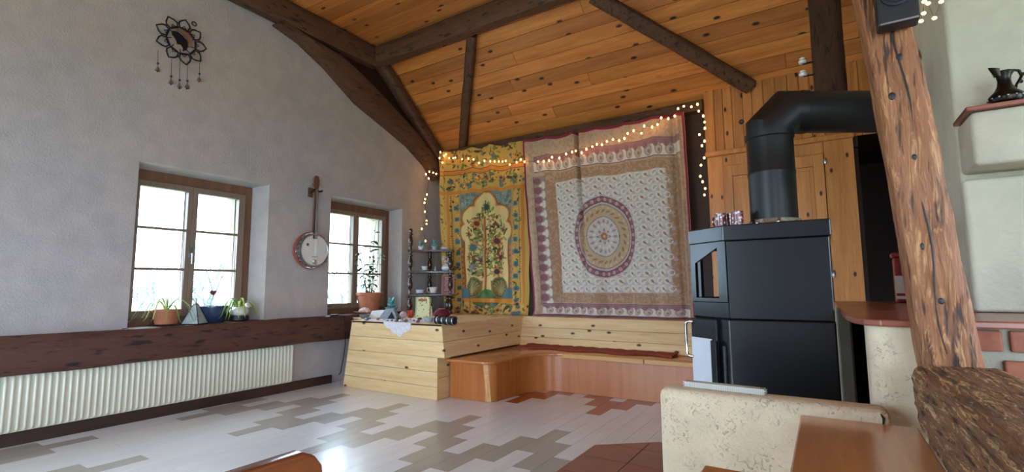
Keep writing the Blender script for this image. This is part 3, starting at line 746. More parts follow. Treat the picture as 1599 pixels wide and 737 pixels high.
def paint_yellow(U, V):
    W, H = 1.56, 2.36; p = Paint(U, V, W, H, '#c79a48'); r = random.Random(4)
    OR, GR, DK, BL, CR = '#c87a30', '#57682e', '#3c3a22', '#4a6870', '#d9bd78'
    def floral(x0, x1, y0, y1, n, rs=(.018, .05)):
        for _ in range(n):
            x, y = r.uniform(x0, x1), r.uniform(y0, y1); k = r.random(); q = r.uniform(*rs)
            if k < .45: p.leaf(x, y, q, q * .42, r.uniform(0, 3.1), r.choice([GR, DK, '#6e7a34']))
            elif k < .7: p.flower(x, y, q, r.choice([OR, '#a8562a', '#8a4a3a']), r.choice([DK, '#d8b060']), r.choice([5, 6, 8]), r.random())
            elif k < .85: p.ell(x, y, q * .7, q * .7, r.choice([BL, '#54605e']))
            else: p.ell(x, y, q * .35, q * .35, DK)
    floral(.0, W, .0, .27, 120); p.rect(0, W, .30, .36, OR); p.rect(0, W, .295, .302, '#7a3c1c'); p.rect(0, W, .36, .366, '#7a3c1c')
    floral(.0, W, .375, .58, 130); p.rect(0, W, .60, .655, OR)
    # side borders
    for x0, x1 in ((.0, .16), (.20, .33), (1.30, 1.44)):
        floral(x0, x1, .66, 2.2, 70, (.012, .03))
    for x0 in (.165, .335, 1.265, 1.45): p.rect(x0, x0 + .032, .60, 2.22, OR)
    for i in range(9):
        y = .82 + i * .165
        for x0 in (.235, 1.345): p.rect(x0, x0 + .062, y, y + .062, BL); p.rect(x0 + .014, x0 + .048, y + .014, y + .048, '#2f5a58')
    for i in range(60):
        y = .68 + i * .0255
        p.ell(.215, y, .007, .008, DK); p.ell(1.315, y, .007, .008, DK); p.ell(1.425, y, .007, .008, DK)
    # niche panel: blue grey spandrels, orange columns, cusped arch
    p.rect(.375, 1.262, .655, 2.16, '#6c7a70'); p.noise(0, 1, 1, 1)
    for _ in range(150):
        x, y = r.uniform(.38, 1.26), r.uniform(.66, 1.0); p.ring(x, y, .02, .02, .6, 1, r.choice(['#8e9a8a', '#3f565a']))
    p.rect(.375, .43, 1.05, 2.16, '#b87034'); p.rect(1.205, 1.262, 1.05, 2.16, '#b87034')
    for i in range(14): p.rect(1.215, 1.25, 1.1 + i * .075, 1.135 + i * .075, BL); p.rect(.385, .42, 1.1 + i * .075, 1.135 + i * .075, '#8a4a2a')
    p.rect(.37, .435, 1.28, 1.40, '#3f7078'); p.rect(1.20, 1.265, 1.28, 1.40, '#3f7078')
    cx = .82
    lobes = [(cx, .86, .19, .19), (cx - .24, 1.0, .15, .14), (cx + .24, 1.0, .15, .14), (cx - .30, 1.22, .125, .14), (cx + .30, 1.22, .125, .14)]
    for (a, b, c_, d_) in lobes: p.ell(a, b, c_ + .03, d_ + .03, '#8a4a22')
    p.rect(.42, 1.22, 1.2, 2.16, '#8a4a22')
    for (a, b, c_, d_) in lobes: p.ell(a, b, c_ + .016, d_ + .016, OR)
    for (a, b, c_, d_) in lobes: p.ell(a, b, c_, d_, CR)
    p.rect(.445, 1.195, 1.2, 2.16, CR); p.rect(.56, 1.08, .95, 1.4, CR)
    # tree of life
    for sx in (-1, 1):
        for (y0, x1, y1) in ((1.75, .30, 1.55), (1.55, .31, 1.30), (1.38, .26, 1.12), (1.22, .18, .98), (1.85, .28, 1.78)):
            p.line([(cx, y0), (cx + sx * x1 * .5, (y0 + y1) / 2 - .02), (cx + sx * x1, y1)], .007, '#6a5a2a')
    p.rect(cx - .028, cx + .028, 1.0, 2.03, '#c4732c'); p.rect(cx + .012, cx + .028, 1.0, 2.03, '#8f4f20')
    for _ in range(460):
        x, y = cx + r.gauss(0, .2), r.uniform(.86, 1.82)
        if abs(x - cx) < .045 or abs(x - cx) > .35: continue
        if y < 1.0 and abs(x - cx) > .16: continue
        q = r.uniform(.018, .044); p.leaf(x, y, q, q * .42, r.uniform(0, 3.1), r.choice([GR, DK, '#7a8838', '#6b4a2a', '#8a9050']))
    p.flower(cx + .02, .87, .10, '#3e4630', '#2e4038', 12); p.flower(cx - .17, 1.10, .085, '#c47a3a', '#6a2f24', 9)
    for (x, y, q, a, b) in ((-.30, 1.24, .06, '#a8562a', '#4a3a34'), (.30, 1.2, .05, '#9a5a30', DK), (-.06, .98, .06, '#57682e', DK), (.12, 1.05, .06, '#8a4a3a', '#d8b060'), (-.30, 1.58, .06, '#b06a30', GR), (.05, 1.5, .055, '#7a3424', '#c08a40'), (-.1, 1.82, .06, '#9a5a34', DK), (-.25, 1.42, .09, '#c07a34', BL), (.2, 1.36, .095, '#bc7230', '#5a3a3e'), (.1, 1.22, .05, '#8a5a30', '#5a2a20'), (-.12, 1.62, .07, '#7a4a44', '#4a3a34'),
                            (.25, 1.58, .08, '#8f4a34', '#4a3238'), (.2, 1.78, .085, '#c27a3a', '#2f3e48'), (-.24, 1.72, .07, '#6f6a72', '#7a7a82'), (-.05, 1.33, .05, '#b8743a', '#7a3424')):
        p.flower(cx + x, y, q, a, b, 7, x * 20)
    p.ell(cx - .24, 1.44, .06, .05, '#44646e')
    # mound and two peacocks
    p.ell(cx, 2.16, .24, .14, '#3e6236'); p.ell(cx - .05, 2.14, .10, .07, '#55783f')
    for sx in (-1, 1):
        px_, py_ = cx + sx * .245, 2.0
        p.ell(px_, py_, .125, .15, '#6a6238')
        for k in range(16):
            a = 2 * PI * k / 16; p.line([(px_, py_ + .05), (px_ + .115 * math.cos(a), py_ + .135 * math.sin(a))], .005, '#a8985a')
            p.ell(px_ + .098 * math.cos(a), py_ + .118 * math.sin(a), .012, .014, '#3e4a34')
        p.line([(px_ - sx * .05, py_ + .08), (px_ - sx * .10, py_ - .0), (px_ - sx * .115, py_ - .08)], .016, '#7a5a34')
    p.put((p.y > 2.0) & (p.y < 2.16) & (np.abs(p.x - cx) > .37 - (p.y - 2.0) * .6) & (np.abs(p.x - cx) < .375 + .07), BL)
    p.rect(.33, 1.30, 2.15, 2.20, '#d07a2a'); floral(.0, W, 2.21, 2.36, 110)
    p.noise(.07, .5, .5, 3)
    return p.c
def fold_y(U, V):
    f = .030 * np.sin(U * 23 + .6 * np.sin(V * 3)) + .018 * np.sin(U * 51 + 1.3) * (0.4 + V) + .03 * np.exp(-((U - .53) / .02) ** 2) + .008 * np.sin(V * 31 + U * 15 + 2 * np.sin(U * 9)) + .010 * np.sin(V * 4 + U * 6)
    f += .055 * np.exp(-((U - .10) / .035) ** 2) + .04 * np.exp(-((U - .92 - .02 * V) / .03) ** 2)
    f += .05 * np.clip((V - .955) / .045, 0, 1) ** 2 * (1 + .5 * np.sin(U * 37)) + .045
    return f
cloth('tree_of_life_hanging', 'yellow and orange printed wall hanging with a flowering tree under a scalloped arch',
      ((-4.72, 3.10), (-3.18, 3.02), (-4.60, ZT + .004), (-3.20, ZT + .004)), 300, 440, paint_yellow, fold_y, lambda U: .03 * np.abs(np.sin(U * PI * 5)) - .02 * U, printcloth('yellow_print', 0.84))

def paint_brown(U, V):
    W, H = 2.04, 2.25; p = Paint(U, V, W, H, '#ab8a6c'); r = random.Random(8)
    WH, TN, BR_, MR, DK = '#c9bfae', '#ab8c6c', '#926848', '#6e3c40', '#4a2e34'
    def vine(x0, x1, y0, y1, step, h):
        n = int((x1 - x0) * (y1 - y0) / step ** 2)
        for _ in range(n):
            x, y = r.uniform(x0, x1), r.uniform(y0, y1); q = step * .55
            p.leaf(x, y, q, q * .35, r.uniform(0, 3.1), h, .8)
    vine(0, W, 0, H, .045, '#94735f')
    # paisley borders
    def border_h(y0, y1):
        p.rect(.16, W - .06, y0, y1, WH); h = y1 - y0
        p.rect(.16, W - .06, y0, y0 + h * .34, '#7d545a'); n = 15
        for i in range(n):
            x = .20 + i * (W - .30) / n + .04
            p.ell(x, y0 + h * .62, .045, h * .34, '#94786a'); p.ell(x, y0 + h * .66, .03, h * .22, '#a9988a'); p.ell(x + .008, y0 + h * .70, .016, h * .12, '#7d5f5a'); p.ell(x - .03, y0 + h * .3, .028, h * .2, '#7a4a50')
        p.rect(.16, W - .06, y0 - .008, y0, DK); p.rect(.16, W - .06, y1, y1 + .006, DK)
    def border_v(x0, x1):
        p.rect(x0, x1, .5, 2.12, '#8d6c62'); n = 13
        for i in range(n):
            y = .56 + i * .122; w_ = x1 - x0
            p.ell(x0 + w_ * .3, y, w_ * .34, .045, '#6e4248'); p.ell(x0 + w_ * .72, y + .06, w_ * .3, .022, WH); p.ell(x0 + w_ * .85, y + .06, w_ * .16, .05, WH)
        p.rect(x0 - .006, x0, .5, 2.12, DK); p.rect(x1, x1 + .006, .5, 2.12, DK)
    border_h(.24, .44); border_v(.15, .29)
    p.rect(.30, W - .12, .47, .585, BR_); p.rect(.30, .415, .5, 2.08, BR_); p.rect(W - .22, W - .07, .5, 2.08, BR_); p.rect(.30, W - .10, 1.97, 2.085, BR_)
    vine(.30, W - .12, .47, .585, .035, '#a5836a'); vine(.30, .415, .5, 2.08, .035, '#a5836a'); vine(W - .22, W - .07, .5, 2.08, .035, '#a5836a'); vine(.3, W - .1, 1.97, 2.085, .035, '#a5836a')
    border_h(2.10, 2.22)
    # field of sprigs
    fx0, fx1, fy0, fy1 = .42, W - .225, .59, 1.965
    p.rect(fx0, fx1, fy0, fy1, '#beb3a4')
    sx, sy = .094, .086; j = 0; y = fy0 + .04
    while y < fy1:
        i = 0; x = fx0 + .03 + (.045 if j % 2 else 0)
        while x < fx1:
            p.ring(x, y, .032, .034, .72, 1.0, '#d4d1c4'); p.ell(x + .045, y + .03, .018, .018, '#9c949a', .8)
            if (i + j) % 2 == 0: p.leaf(x + .004, y + .005, .023, .010, .8, '#7c5136'); p.leaf(x + .02, y + .02, .013, .007, .8, '#946a4a')
            else: p.leaf(x, y, .017, .008, 2.2, '#a08a80'); p.leaf(x + .02, y - .01, .012, .006, .4, '#8f6a52')
            x += sx; i += 1
        y += sy; j += 1
    # mandala
    cx, cy, rx, ry = 1.03, 1.315, .385, .475
    p.ring(cx, cy, rx, ry, 0, 1.03, '#a09590'); p.ring(cx, cy, rx, ry, .86, 1.0, '#6c3c42')
    for k in range(30):
        a = 2 * PI * k / 30; p.ell(cx + rx * .93 * math.cos(a), cy + ry * .93 * math.sin(a), .020, .022, '#a87f78'); p.ell(cx + rx * .93 * math.cos(a + .1), cy + ry * .93 * math.sin(a + .1), .008, .01, '#8a5a58')
    p.ring(cx, cy, rx, ry, .985, 1.0, DK); p.ring(cx, cy, rx, ry, .85, .865, DK); p.ring(cx, cy, rx, ry, .80, .85, '#a8948c'); p.ring(cx, cy, rx, ry, 0, .80, '#a88a66')
    p.ring(cx, cy, rx, ry, .785, .80, '#3f3438')
    for k in range(24):
        a = 2 * PI * k / 24; p.leaf(cx + rx * .64 * math.cos(a), cy + ry * .64 * math.sin(a), .03, .012, a + 1.0, '#84603f'); p.ell(cx + rx * .73 * math.cos(a), cy + ry * .73 * math.sin(a), .01, .01, '#c0a884')
    p.ring(cx, cy, rx, ry, 0, .50, '#b3aaa0'); p.ring(cx, cy, rx, ry, .485, .50, '#3f3438')
    for k in range(16):
        a = 2 * PI * k / 16; p.leaf(cx + rx * .38 * math.cos(a), cy + ry * .38 * math.sin(a), .024, .014, a, '#8a7070'); p.ell(cx + rx * .29 * math.cos(a + .2), cy + ry * .29 * math.sin(a + .2), .012, .012, '#cbc5ba')
    p.flower(cx, cy, .095, '#7a5a5c', '#8a5a38', 8)
    for k in range(8):
        a = 2 * PI * k / 8; p.ell(cx + .055 * math.cos(a), cy + .055 * math.sin(a), .012, .012, '#b09a90')
    p.ell(cx, cy, .016, .016, '#c89a50')
    # maroon selvage
    p.rect(0, W, 0, .035, '#6a1428'); p.rect(0, .035, 0, H, '#6a1428'); p.rect(W - .03, W, 0, H, '#6a1428'); p.rect(0, W, 2.225, H, '#5e2a36')
    p.noise(.06, .5, .5, 9)
    return p.c
def fold_b(U, V):
    f = .026 * np.sin(U * 17 + .8 * np.sin(V * 2.5)) + .014 * np.sin(U * 43 + 2) * (.3 + V) + .006 * np.sin(V * 27 + U * 13 + 2 * np.sin(U * 8)) + .008 * np.sin(V * 5 + U * 4)
    f -= .10 * np.exp(-((U - .378) / .011) ** 2) * np.clip(1.15 - V * 1.2, 0, 1)
    f += .035 * np.exp(-((U - .355) / .02) ** 2) * np.clip(1.1 - V, 0, 1) + .03 * np.exp(-((U - .405) / .02) ** 2) * np.clip(1.1 - V, 0, 1)
    f += .05 * np.exp(-((U - .05) / .03) ** 2) + .05 * np.exp(-((U - .965) / .014) ** 2) - .03 * np.exp(-((U - .935) / .012) ** 2)
    f += .05 * np.clip((V - .95) / .05, 0, 1) ** 2 * (1 + .5 * np.sin(U * 31)) + .05
    return f
cloth('mandala_hanging', 'brown and grey mandala wall hanging with maroon edges beside the stove',
      ((-3.27, 3.03), (-1.205, 3.015), (-3.12, ZT + .004), (-1.16, ZT + .004)), 400, 440, paint_brown, fold_b, lambda U: .02 * np.abs(np.sin(U * PI * 6)), printcloth('brown_print', 0.72))

# ------------------------------------------------------------------ fairy lights
fl = thing('fairy_lights', 'string of warm fairy lights draped across both wall hangings', 'fairy lights', (-3, 5.4, 3.0))
def cr(lst, ox, oy, s): return [(ox + x / s, oy + y / s) for x, y in lst]
b1 = cr([(270, 100), (262, 152), (303, 133), (320, 118), (348, 152), (383, 153), (403, 148), (463, 162), (517, 157), (563, 165), (612, 195), (660, 177), (712, 180), (750, 182), (787, 182), (820, 182), (848, 178), (885, 210), (945, 190), (982, 165), (1015, 185)], 640, 220, 5.668)
b2 = cr([(88, 357), (127, 355), (162, 350), (182, 328), (232, 333), (277, 305), (318, 292), (343, 285), (383, 297), (415, 273), (455, 255), (485, 240), (520, 243), (553, 221), (595, 207)], 820, 170, 4.336)
b3 = cr([(65, 270), (97, 257), (117, 227), (153, 210), (200, 225), (217, 182), (265, 188), (298, 173), (320, 132), (363, 137), (402, 121), (422, 76), (457, 62), (503, 65), (540, 50), (547, 91), (575, 121), (583, 158), (585, 195), (552, 233), (583, 273), (567, 301), (581, 375), (561, 419), (557, 486), (571, 519), (587, 560), (582, 599)], 950, 150, 3.881)
b0 = cr([(613, 345), (597, 293), (617, 272)], 440, 250, 2.73) + cr([(148, 706), (133, 627), (130, 547), (135, 515), (150, 475), (167, 332), (143, 295), (173, 273), (207, 280), (233, 292), (288, 193)], 640, 220, 5.668)
path = [onx(x, y, -4.80) for x, y in b0[:-4]] + [ony(x, y, 5.34) for x, y in b0[-4:]] + [ony(x, y, 5.33) for x, y in b1 + b2 + b3]
bm_ = mesh_of(MB().ball((0, 0, 0), .0105, 8, 6), 'bulb', 60); bm_.materials.append(M['bulb'])
wpts = []
rn = random.Random(2)
for p in path:
    wpts += [(p[0], p[1] + .006, p[2] + .006)]
    inst(bm_, 'bulb', fl, (p[0] + 3, p[1] - 5.4, p[2] - 3.0), scale=(1, 1, rn.uniform(1, 1.5)))
obj('wire', MB().tube(wpts, .0025, 5), 'wire', fl)
fl2 = thing('fairy_lights', 'small cluster of fairy lights beside the top of the timber post', 'fairy lights', (.2, 1.62, 1.95))
q2 = [ony(x, y, 1.62) for x, y in cr([(690, -60), (735, 15), (675, 160), (620, 30), (585, 15), (580, 118), (557, 187)], 1340, 0, 5.67)]
bm2 = mesh_of(MB().ball((0, 0, 0), .0042, 8, 6), 'bulb', 60); bm2.materials.append(M['bulb'])
for p in q2: inst(bm2, 'bulb', fl2, (p[0] - .2, p[1] - 1.62, p[2] - 1.95), scale=(1.3, 1, 1))
obj('wire', MB().tube([(p[0], p[1] + .003, p[2] + .002) for p in q2], .0012, 5), 'wire', fl2)

# ------------------------------------------------------------------ cupboard in the panelled wall
cp = thing('built_in_cupboard', 'honey pine built-in cupboard behind the black stove', 'cupboard', (-.35, 5.5, 0))
YC = 5.50
obj('carcass', MB().box((-.995, YC + .03, 0), (.30, YB + .1, 2.5)), 'pine_cupb', cp, bevel=.003)
obj('cornice', MB().box((-1.01, YC - .035, 2.475), (.31, YC + .05, 2.53)), 'pine_cupb', cp, bevel=.012)
obj('left_stile', MB().box((-.995, YC, 0), (-.84, YC + .03, 2.475)), 'pine_cupb', cp, bevel=.004)
obj('right_stile', MB().box((.062, YC - .002, 0), (.30, YC + .03, 2.475)), 'pine_cupb', cp, bevel=.004)
obj('top_rail', MB().box((-.84, YC, 2.36), (.06, YC + .03, 2.475)), 'pine_cupb', cp, bevel=.004)
for x0, x1 in ((-.838, -.392), (-.388, .056)):
    d = MB(); d.box((x0, YC - .022, .12), (x0 + .085, YC + .004, 2.355)); d.box((x1 - .085, YC - .022, .12), (x1, YC + .004, 2.355))
    d.box((x0 + .085, YC - .022, .12), (x1 - .085, YC + .004, .22)); d.box((x0 + .085, YC - .022, 2.24), (x1 - .085, YC + .004, 2.355)); d.box((x0 + .085, YC - .022, 1.16), (x1 - .085, YC + .004, 1.26))
    dr = obj('door', d, 'pine_cupb', cp, bevel=.004)
    for z0, z1 in ((.22, 1.16), (1.26, 2.24)):
        m = MB().box((x0 + .085, YC - .006, z0), (x1 - .085, YC + .002, z1)); m.box((x0 + .12, YC - .014, z0 + .035), (x1 - .12, YC - .004, z1 - .035))
        for v in range(len(m.v)): m.v[v] = tuple(np.array(m.v[v]) - np.array((-.35, 5.5, 0)))
        obj('door_panel', m, 'pine_cupb', dr, local=True, bevel=.006)
for z0 in (1.165, 2.25):
    obj('hinge', MB().lathe([(.010, 0), (.012, .004), (.012, .05), (.010, .054)], 10, (.068, YC - .03, z0)), 'steel', cp, smooth=40)

# ------------------------------------------------------------------ stove
st = thing('wood_stove', 'tall dark wood stove with angled door front and open niche', 'stove', (-.22, 2.52, 0))
plan = [(-.355, 2.30), (.02, 2.30), (.02, 2.74), (-.355, 2.74), (-.528, 2.605), (-.528, 2.435)]
def grow(pl_, g):
    cx, cy = -.235, 2.52; out = []
    for x, y in pl_: out.append((x + math.copysign(g, x - cx), y + math.copysign(g, y - cy)))
    return out
obj('lower_body', MB().prism(grow(plan, -.006), .05, .955), 'stove', st, bevel=.006)
obj('plinth', MB().prism(grow(plan, -.04), 0.0285, .05), 'black', st)
obj('mid_band', MB().prism([(-.356, 2.297), (-.356, 2.743), (-.532, 2.608), (-.532, 2.432)], .957, 1.028), 'stove', st, bevel=.004)
obj('top_slab', MB().prism(grow(plan, .012), 1.293, 1.362), 'stove', st, bevel=.005)
obj('upper_body', MB().prism([(-.356, 2.296), (.024, 2.296), (.024, 2.744), (-.356, 2.744)], .957, 1.293), 'stove', st, bevel=.004)
# angled faces with a pitched opening each: frames of thin plate
def face_frame(P, Q, hole, name, thick=.012):
    P, Q = Vector((*P, 0)), Vector((*Q, 0)); d = (Q - P); L = d.length; d.normalize(); nn = Vector((-d.y, d.x, 0)) * thick
    z0, z1 = 1.028, 1.293; m = MB()
    (ha, hb, hz0, hza, hzb) = hole                     # u start, u end, sill height, head at start, head at end
    quads = [((0, z0), (ha, z0), (ha, z1), (0, z1)), ((hb, z0), (L, z0), (L, z1), (hb, z1)), ((ha, z0), (hb, z0), (hb, hz0), (ha, hz0)), ((ha, hza), (hb, hzb), (hb, z1), (ha, z1))]
    for q in quads:
        f = [P + d * u + Vector((0, 0, z)) for u, z in q]
        m.hexa([tuple(f[0]), tuple(f[1]), tuple(f[1] + nn), tuple(f[0] + nn), tuple(f[3]), tuple(f[2]), tuple(f[2] + nn), tuple(f[3] + nn)])
    obj(name, m, 'stove', st)
face_frame((-.355, 2.302), (-.526, 2.435), (.045, .19, 1.045, 1.268, 1.205), 'niche_front')
face_frame((-.526, 2.605), (-.355, 2.738), (.012, .205, 1.045, 1.275, 1.275), 'niche_back')
face_frame((-.526, 2.435), (-.526, 2.605), (.012, .158, 1.045, 1.275, 1.275), 'niche_side')
# firebox door on the angled front
A, B = Vector((-.351, 2.303, 0)), Vector((-.523, 2.437, 0)); du = (B - A).normalized(); dn = Vector((du.y, -du.x, 0))
if dn.y > 0: dn = -dn
def fr(u, z, o=0.0): return tuple(A + du * u + dn * o + Vector((0, 0, z)))
def slab(u0, u1, z0, z1, o0, o1): return MB().hexa([fr(u0, z0, o0), fr(u1, z0, o0), fr(u1, z0, o1), fr(u0, z0, o1), fr(u0, z1, o0), fr(u1, z1, o0), fr(u1, z1, o1), fr(u0, z1, o1)])
door = obj('door', slab(.055, .222, .40, .952, .002, .03), 'stove', st, bevel=.006)
def sub(name, mb, mat, par, base=(-.22, 2.52, 0), **kw):
    mb.v = [tuple(np.array(v) - np.array(base)) for v in mb.v]; return obj(name, mb, mat, par, local=True, **kw)
sub('door_glass', slab(.085, .215, .44, .865, .03, .036), 'doorglass', door, bevel=.003)
sub('door_frame', slab(.05, .085, .43, .86, .03, .044), 'stove', door, bevel=.004)
sub('handle', MB().tube([fr(.205, .935, .03), fr(.218, .935, .042), fr(.232, .93, .046), fr(.238, .915, .046), fr(.238, .795, .046), fr(.232, .78, .046), fr(.218, .775, .042), fr(.205, .775, .03)], .0065, 8), 'chrome', door, smooth=60)
obj('hinge_post', MB().tube([fr(.03, .46, .014), fr(.03, .84, .014)], .011, 8), 'black', st, smooth=60)
obj('air_lever', slab(.10, .13, .36, .39, .0, .05), 'steel', st, bevel=.004)
obj('pipe_collar', MB().lathe([(.118, 1.3625), (.118, 1.374), (.108, 1.38), (.106, 1.395)], 32, (-.18, 2.52, 0)), 'chrome', st, smooth=40)
for k in range(8):
    a = 2 * PI * k / 8 + .2
    obj('collar_bolt', MB().ball((-.18 + .113 * math.cos(a), 2.52 + .113 * math.sin(a), 1.377), .008, 8, 5), 'chrome', st, smooth=60)
# flue: straight section, mitred elbow, horizontal run into the chimney
fp = thing('stovepipe', 'black stovepipe rising from the stove and bending into the chimney', 'stovepipe', (-.18, 2.52, 1.363))
hd = Vector((.844, .537, 0)); ax = Vector((-.18, 2.52, 0))
obj('lower_pipe', MB().lathe([(.098, 1.375), (.098, 1.60), (.100, 1.605), (.100, 1.615), (.098, 1.62), (.098, 1.77), (.103, 1.775), (.103, 1.80)], 32, (ax.x, ax.y, 0)), 'stovepipe', fp, smooth=35)
def ringpts(c, nrm_, r, ref):
    nrm_ = Vector(nrm_).normalized(); a = Vector(ref); a = (a - nrm_ * a.dot(nrm_)).normalized(); b = nrm_.cross(a)
    return a, b
side = Vector((-hd.y, hd.x, 0))
def mitre(c, t1, t2, r, seg=32):
    """ring where two cylinders of radius r with directions t1, t2 meet at c"""
    t1, t2 = Vector(t1).normalized(), Vector(t2).normalized(); pn_ = (t1 + t2).normalized()
    e1 = side; e2 = t1.cross(e1).normalized(); out = []
    for k in range(seg):
        a = 2 * PI * k / seg; p = e1 * (r * math.cos(a)) + e2 * (r * math.sin(a))
        out.append(Vector(c) + p - t1 * (p.dot(pn_) / t1.dot(pn_)))
    return out
zc = 1.905; r_ = .0975; s45 = (Vector((0, 0, 1)) + hd).normalized(); g = .085
c0 = ax + Vector((0, 0, 1.79)); c1 = ax + Vector((0, 0, zc - g)); c2 = ax + Vector((0, 0, zc)) + hd * g; c3 = ax + Vector((0, 0, zc)) + hd * .16
def loft(rings):
    m = MB(); n = len(rings[0])
    for q in rings: m.v += [tuple(p) for p in q]
    for i in range(len(rings) - 1):
        for k in range(n): m.f.append((i * n + k, i * n + (k + 1) % n, i * n + n + (k + 1) % n, i * n + n + k))
    return m
obj('elbow', loft([mitre(c0, (0, 0, 1), (0, 0, 1), r_), mitre(c1, (0, 0, 1), s45, r_), mitre(c2, s45, hd, r_), mitre(c3, hd, hd, r_)]), 'stovepipe', fp, smooth=25)
# the run enters the chimney's left face
tt = (.45 - ax.x) / hd.x
c4 = ax + Vector((0, 0, zc)) + hd * tt
obj('horizontal_pipe', loft([mitre(ax + Vector((0, 0, zc)) + hd * .15, hd, hd, .1005), mitre(ax + Vector((0, 0, zc)) + hd * .17, hd, hd, .1005), mitre(ax + Vector((0, 0, zc)) + hd * .172, hd, hd, .096), mitre(c4, hd, hd, .096)]), 'stovepipe', fp, smooth=30)
obj('damper_knob', MB().ball((-.285, 2.45, 1.86), .012, 8, 6), 'black', fp, smooth=60)

# mugs on the stove
def mugs_print():
    q = N('speckled_mug'); vo = q.n('TexVoronoi'); vo.inputs['Scale'].default_value = 70; q.l(q.coords(), vo.inputs['Vector'])
    c_ = q.ramp(vo.outputs['Distance'], [(0.30, lin('#d8c8c0')), (0.42, lin('#6a2a2c'))]); return q.fin(c_, 0.25, coat=.3)
M['mug'] = mugs_print()
for (x, y, rz, lab) in ((-.40, 2.46, 2.6, 'left of the three small speckled mugs on the stove top'), (-.355, 2.50, .1, 'middle speckled mug, its handle turned right, on the stove top'), (-.322, 2.43, 2.3, 'speckled mug nearest the stovepipe on the stove top')):
    t = thing('mug', lab, 'mug', (x, y, 1.3625), (0, 0, rz), 'mugs on the stove')
    obj('cup', MB().lathe([(.02, 0), (.025, .002), (.026, .075), (.0235, .075), (.022, .006)], 18), 'mug', t, local=True, smooth=40)
    obj('handle', MB().tube([(.024, 0, .06), (.04, 0, .058), (.044, 0, .04), (.038, 0, .022), (.024, 0, .018)], .0045, 6), 'mug', t, local=True, smooth=60)

# hearth plate under the stove
hp = thing('hearth', 'low hearth of dark red terracotta tiles around the stove', 'hearth', (-.7, 2.8, 0))
hpoly = [(-1.40, 1.75), (.04, 1.75), (.04, 3.56), (-1.04, 3.53), (-1.40, 3.235)]
obj('border', MB().prism(hpoly, 0.001, .022), 'tile', hp, bevel=.004)
def clip(poly, x0, x1, y0, y1):
    def cut(p, f):
        out = []
        for i in range(len(p)):
            a, b = p[i - 1], p[i]; fa_, fb2 = f(a), f(b)
            if (fa_ >= 0) != (fb2 >= 0):
                t = fa_ / (fa_ - fb2); out.append((a[0] + (b[0] - a[0]) * t, a[1] + (b[1] - a[1]) * t))
            if fb2 >= 0: out.append(b)
        return out
    for f in (lambda p: p[0] - x0, lambda p: x1 - p[0], lambda p: p[1] - y0, lambda p: y1 - p[1]):
        if len(poly) < 3: return []
        poly = cut(poly, f)
    return poly
inner = [(-1.365, 1.79), (.0, 1.79), (.0, 3.52), (-1.03, 3.49), (-1.365, 3.22)]
for i in range(5):
    for j in range(6):
        x0, y0 = -1.365 + i * .282, 1.79 + j * .3
        q = clip(inner, x0 + .003, x0 + .279, y0 + .003, y0 + .297)
        if len(q) >= 3: obj('tile', MB().prism(q, .022, .028), 'tile', hp)

# ------------------------------------------------------------------ low plastered wall, masonry ledge, chimney
lw = MB().box((-.462, 1.575, 0), (.12, 1.675, .782))
low = struct('wall_low', lw, 'plaster_low', bevel=.022, bseg=3, smooth=40); low['label'] = 'low rough cream plastered parapet in front of the stove'
crk = [(.098, 1.574, .775), (.103, 1.5735, .765), (.101, 1.5735, .752), (.110, 1.5735, .742), (.108, 1.5735, .725)]
obj('crack', MB().tube(crk, [.0015, .003, .002, .0028, .0012], 5), 'black', low)
ruler = thing('folding_ruler', 'white folding ruler lying on the low plastered wall', 'ruler', (-.28, 1.64, .783), (0, 0, -.06))
rq = N('ruler_print'); wv = rq.n('TexWave'); wv.inputs['Scale'].default_value = 62; rq.l(rq.coords(rnd=False), wv.inputs['Vector'])
sepx = rq.n('SeparateXYZ'); tcx = rq.n('TexCoord'); rq.l(tcx.outputs['Object'], sepx.inputs[0])
band = rq.ramp(wv.outputs['Fac'], [(.80, lin('#c9c8c0')), (.88, lin('#55585c'))])
M['ruler'] = rq.fin(rq.mix(.5, rgba('#c9c8c0'), band), .5)
for k in range(5):
    obj('ruler_leaf', MB().box((-.118 + (.004 if k % 2 else 0), -.016, .0005 + k * .0033), (.112 + (.004 if k % 2 else 0), .016, .0033 + k * .0033)), 'ruler', ruler, local=True)
for sx in (-1, 1): obj('rivet', MB().lathe([(.007, .0165), (.006, .018)], 12, (sx * .105, 0, 0)), 'steel', ruler, local=True)

# masonry ledge with a wood store below, tiled top
lg = MB()
pier = [(.245, 1.72), (.248, 2.02), (.10, 2.02), (.092, 1.80)] + arc(.142, 1.77, .05, 180, 265, 6)
lg.prism(pier, 0, .985)
ledge = struct('wall_ledge', lg, 'plaster_low', smooth=35); ledge['label'] = 'rounded plaster pier carrying the tiled ledge next to the post'
struct('wall_niche', MB().box((.035, 3.02, 0), (.10, 3.5, .985)), 'plaster_chim', bevel=.01).__setitem__('label', 'white wall end behind the stove under the tiled ledge')
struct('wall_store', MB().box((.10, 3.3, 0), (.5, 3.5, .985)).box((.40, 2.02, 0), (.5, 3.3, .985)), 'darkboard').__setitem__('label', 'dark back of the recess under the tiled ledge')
lt = thing('ledge_tiles', 'reddish brown tile slab topping the plaster ledge', 'ledge', (.3, 2.4, .985))
edge = [(.05, 1.90), (.062, 1.80), (.085, 1.72), (.12, 1.695), (.20, 1.69)]
obj('tile', MB().prism(edge + [(.30, 1.69), (.30, 2.20), (.045, 2.20)], .985, 1.004), 'tile', lt, bevel=.004)
obj('tile', MB().prism([(.045, 2.204), (.30, 2.204), (.30, 2.80), (.04, 2.80)], .985, 1.004), 'tile', lt, bevel=.004)
obj('tile', MB().prism([(.04, 2.804), (.425, 2.804), (.425, 3.52), (.03, 3.52)], .985, 1.004), 'tile', lt, bevel=.004)
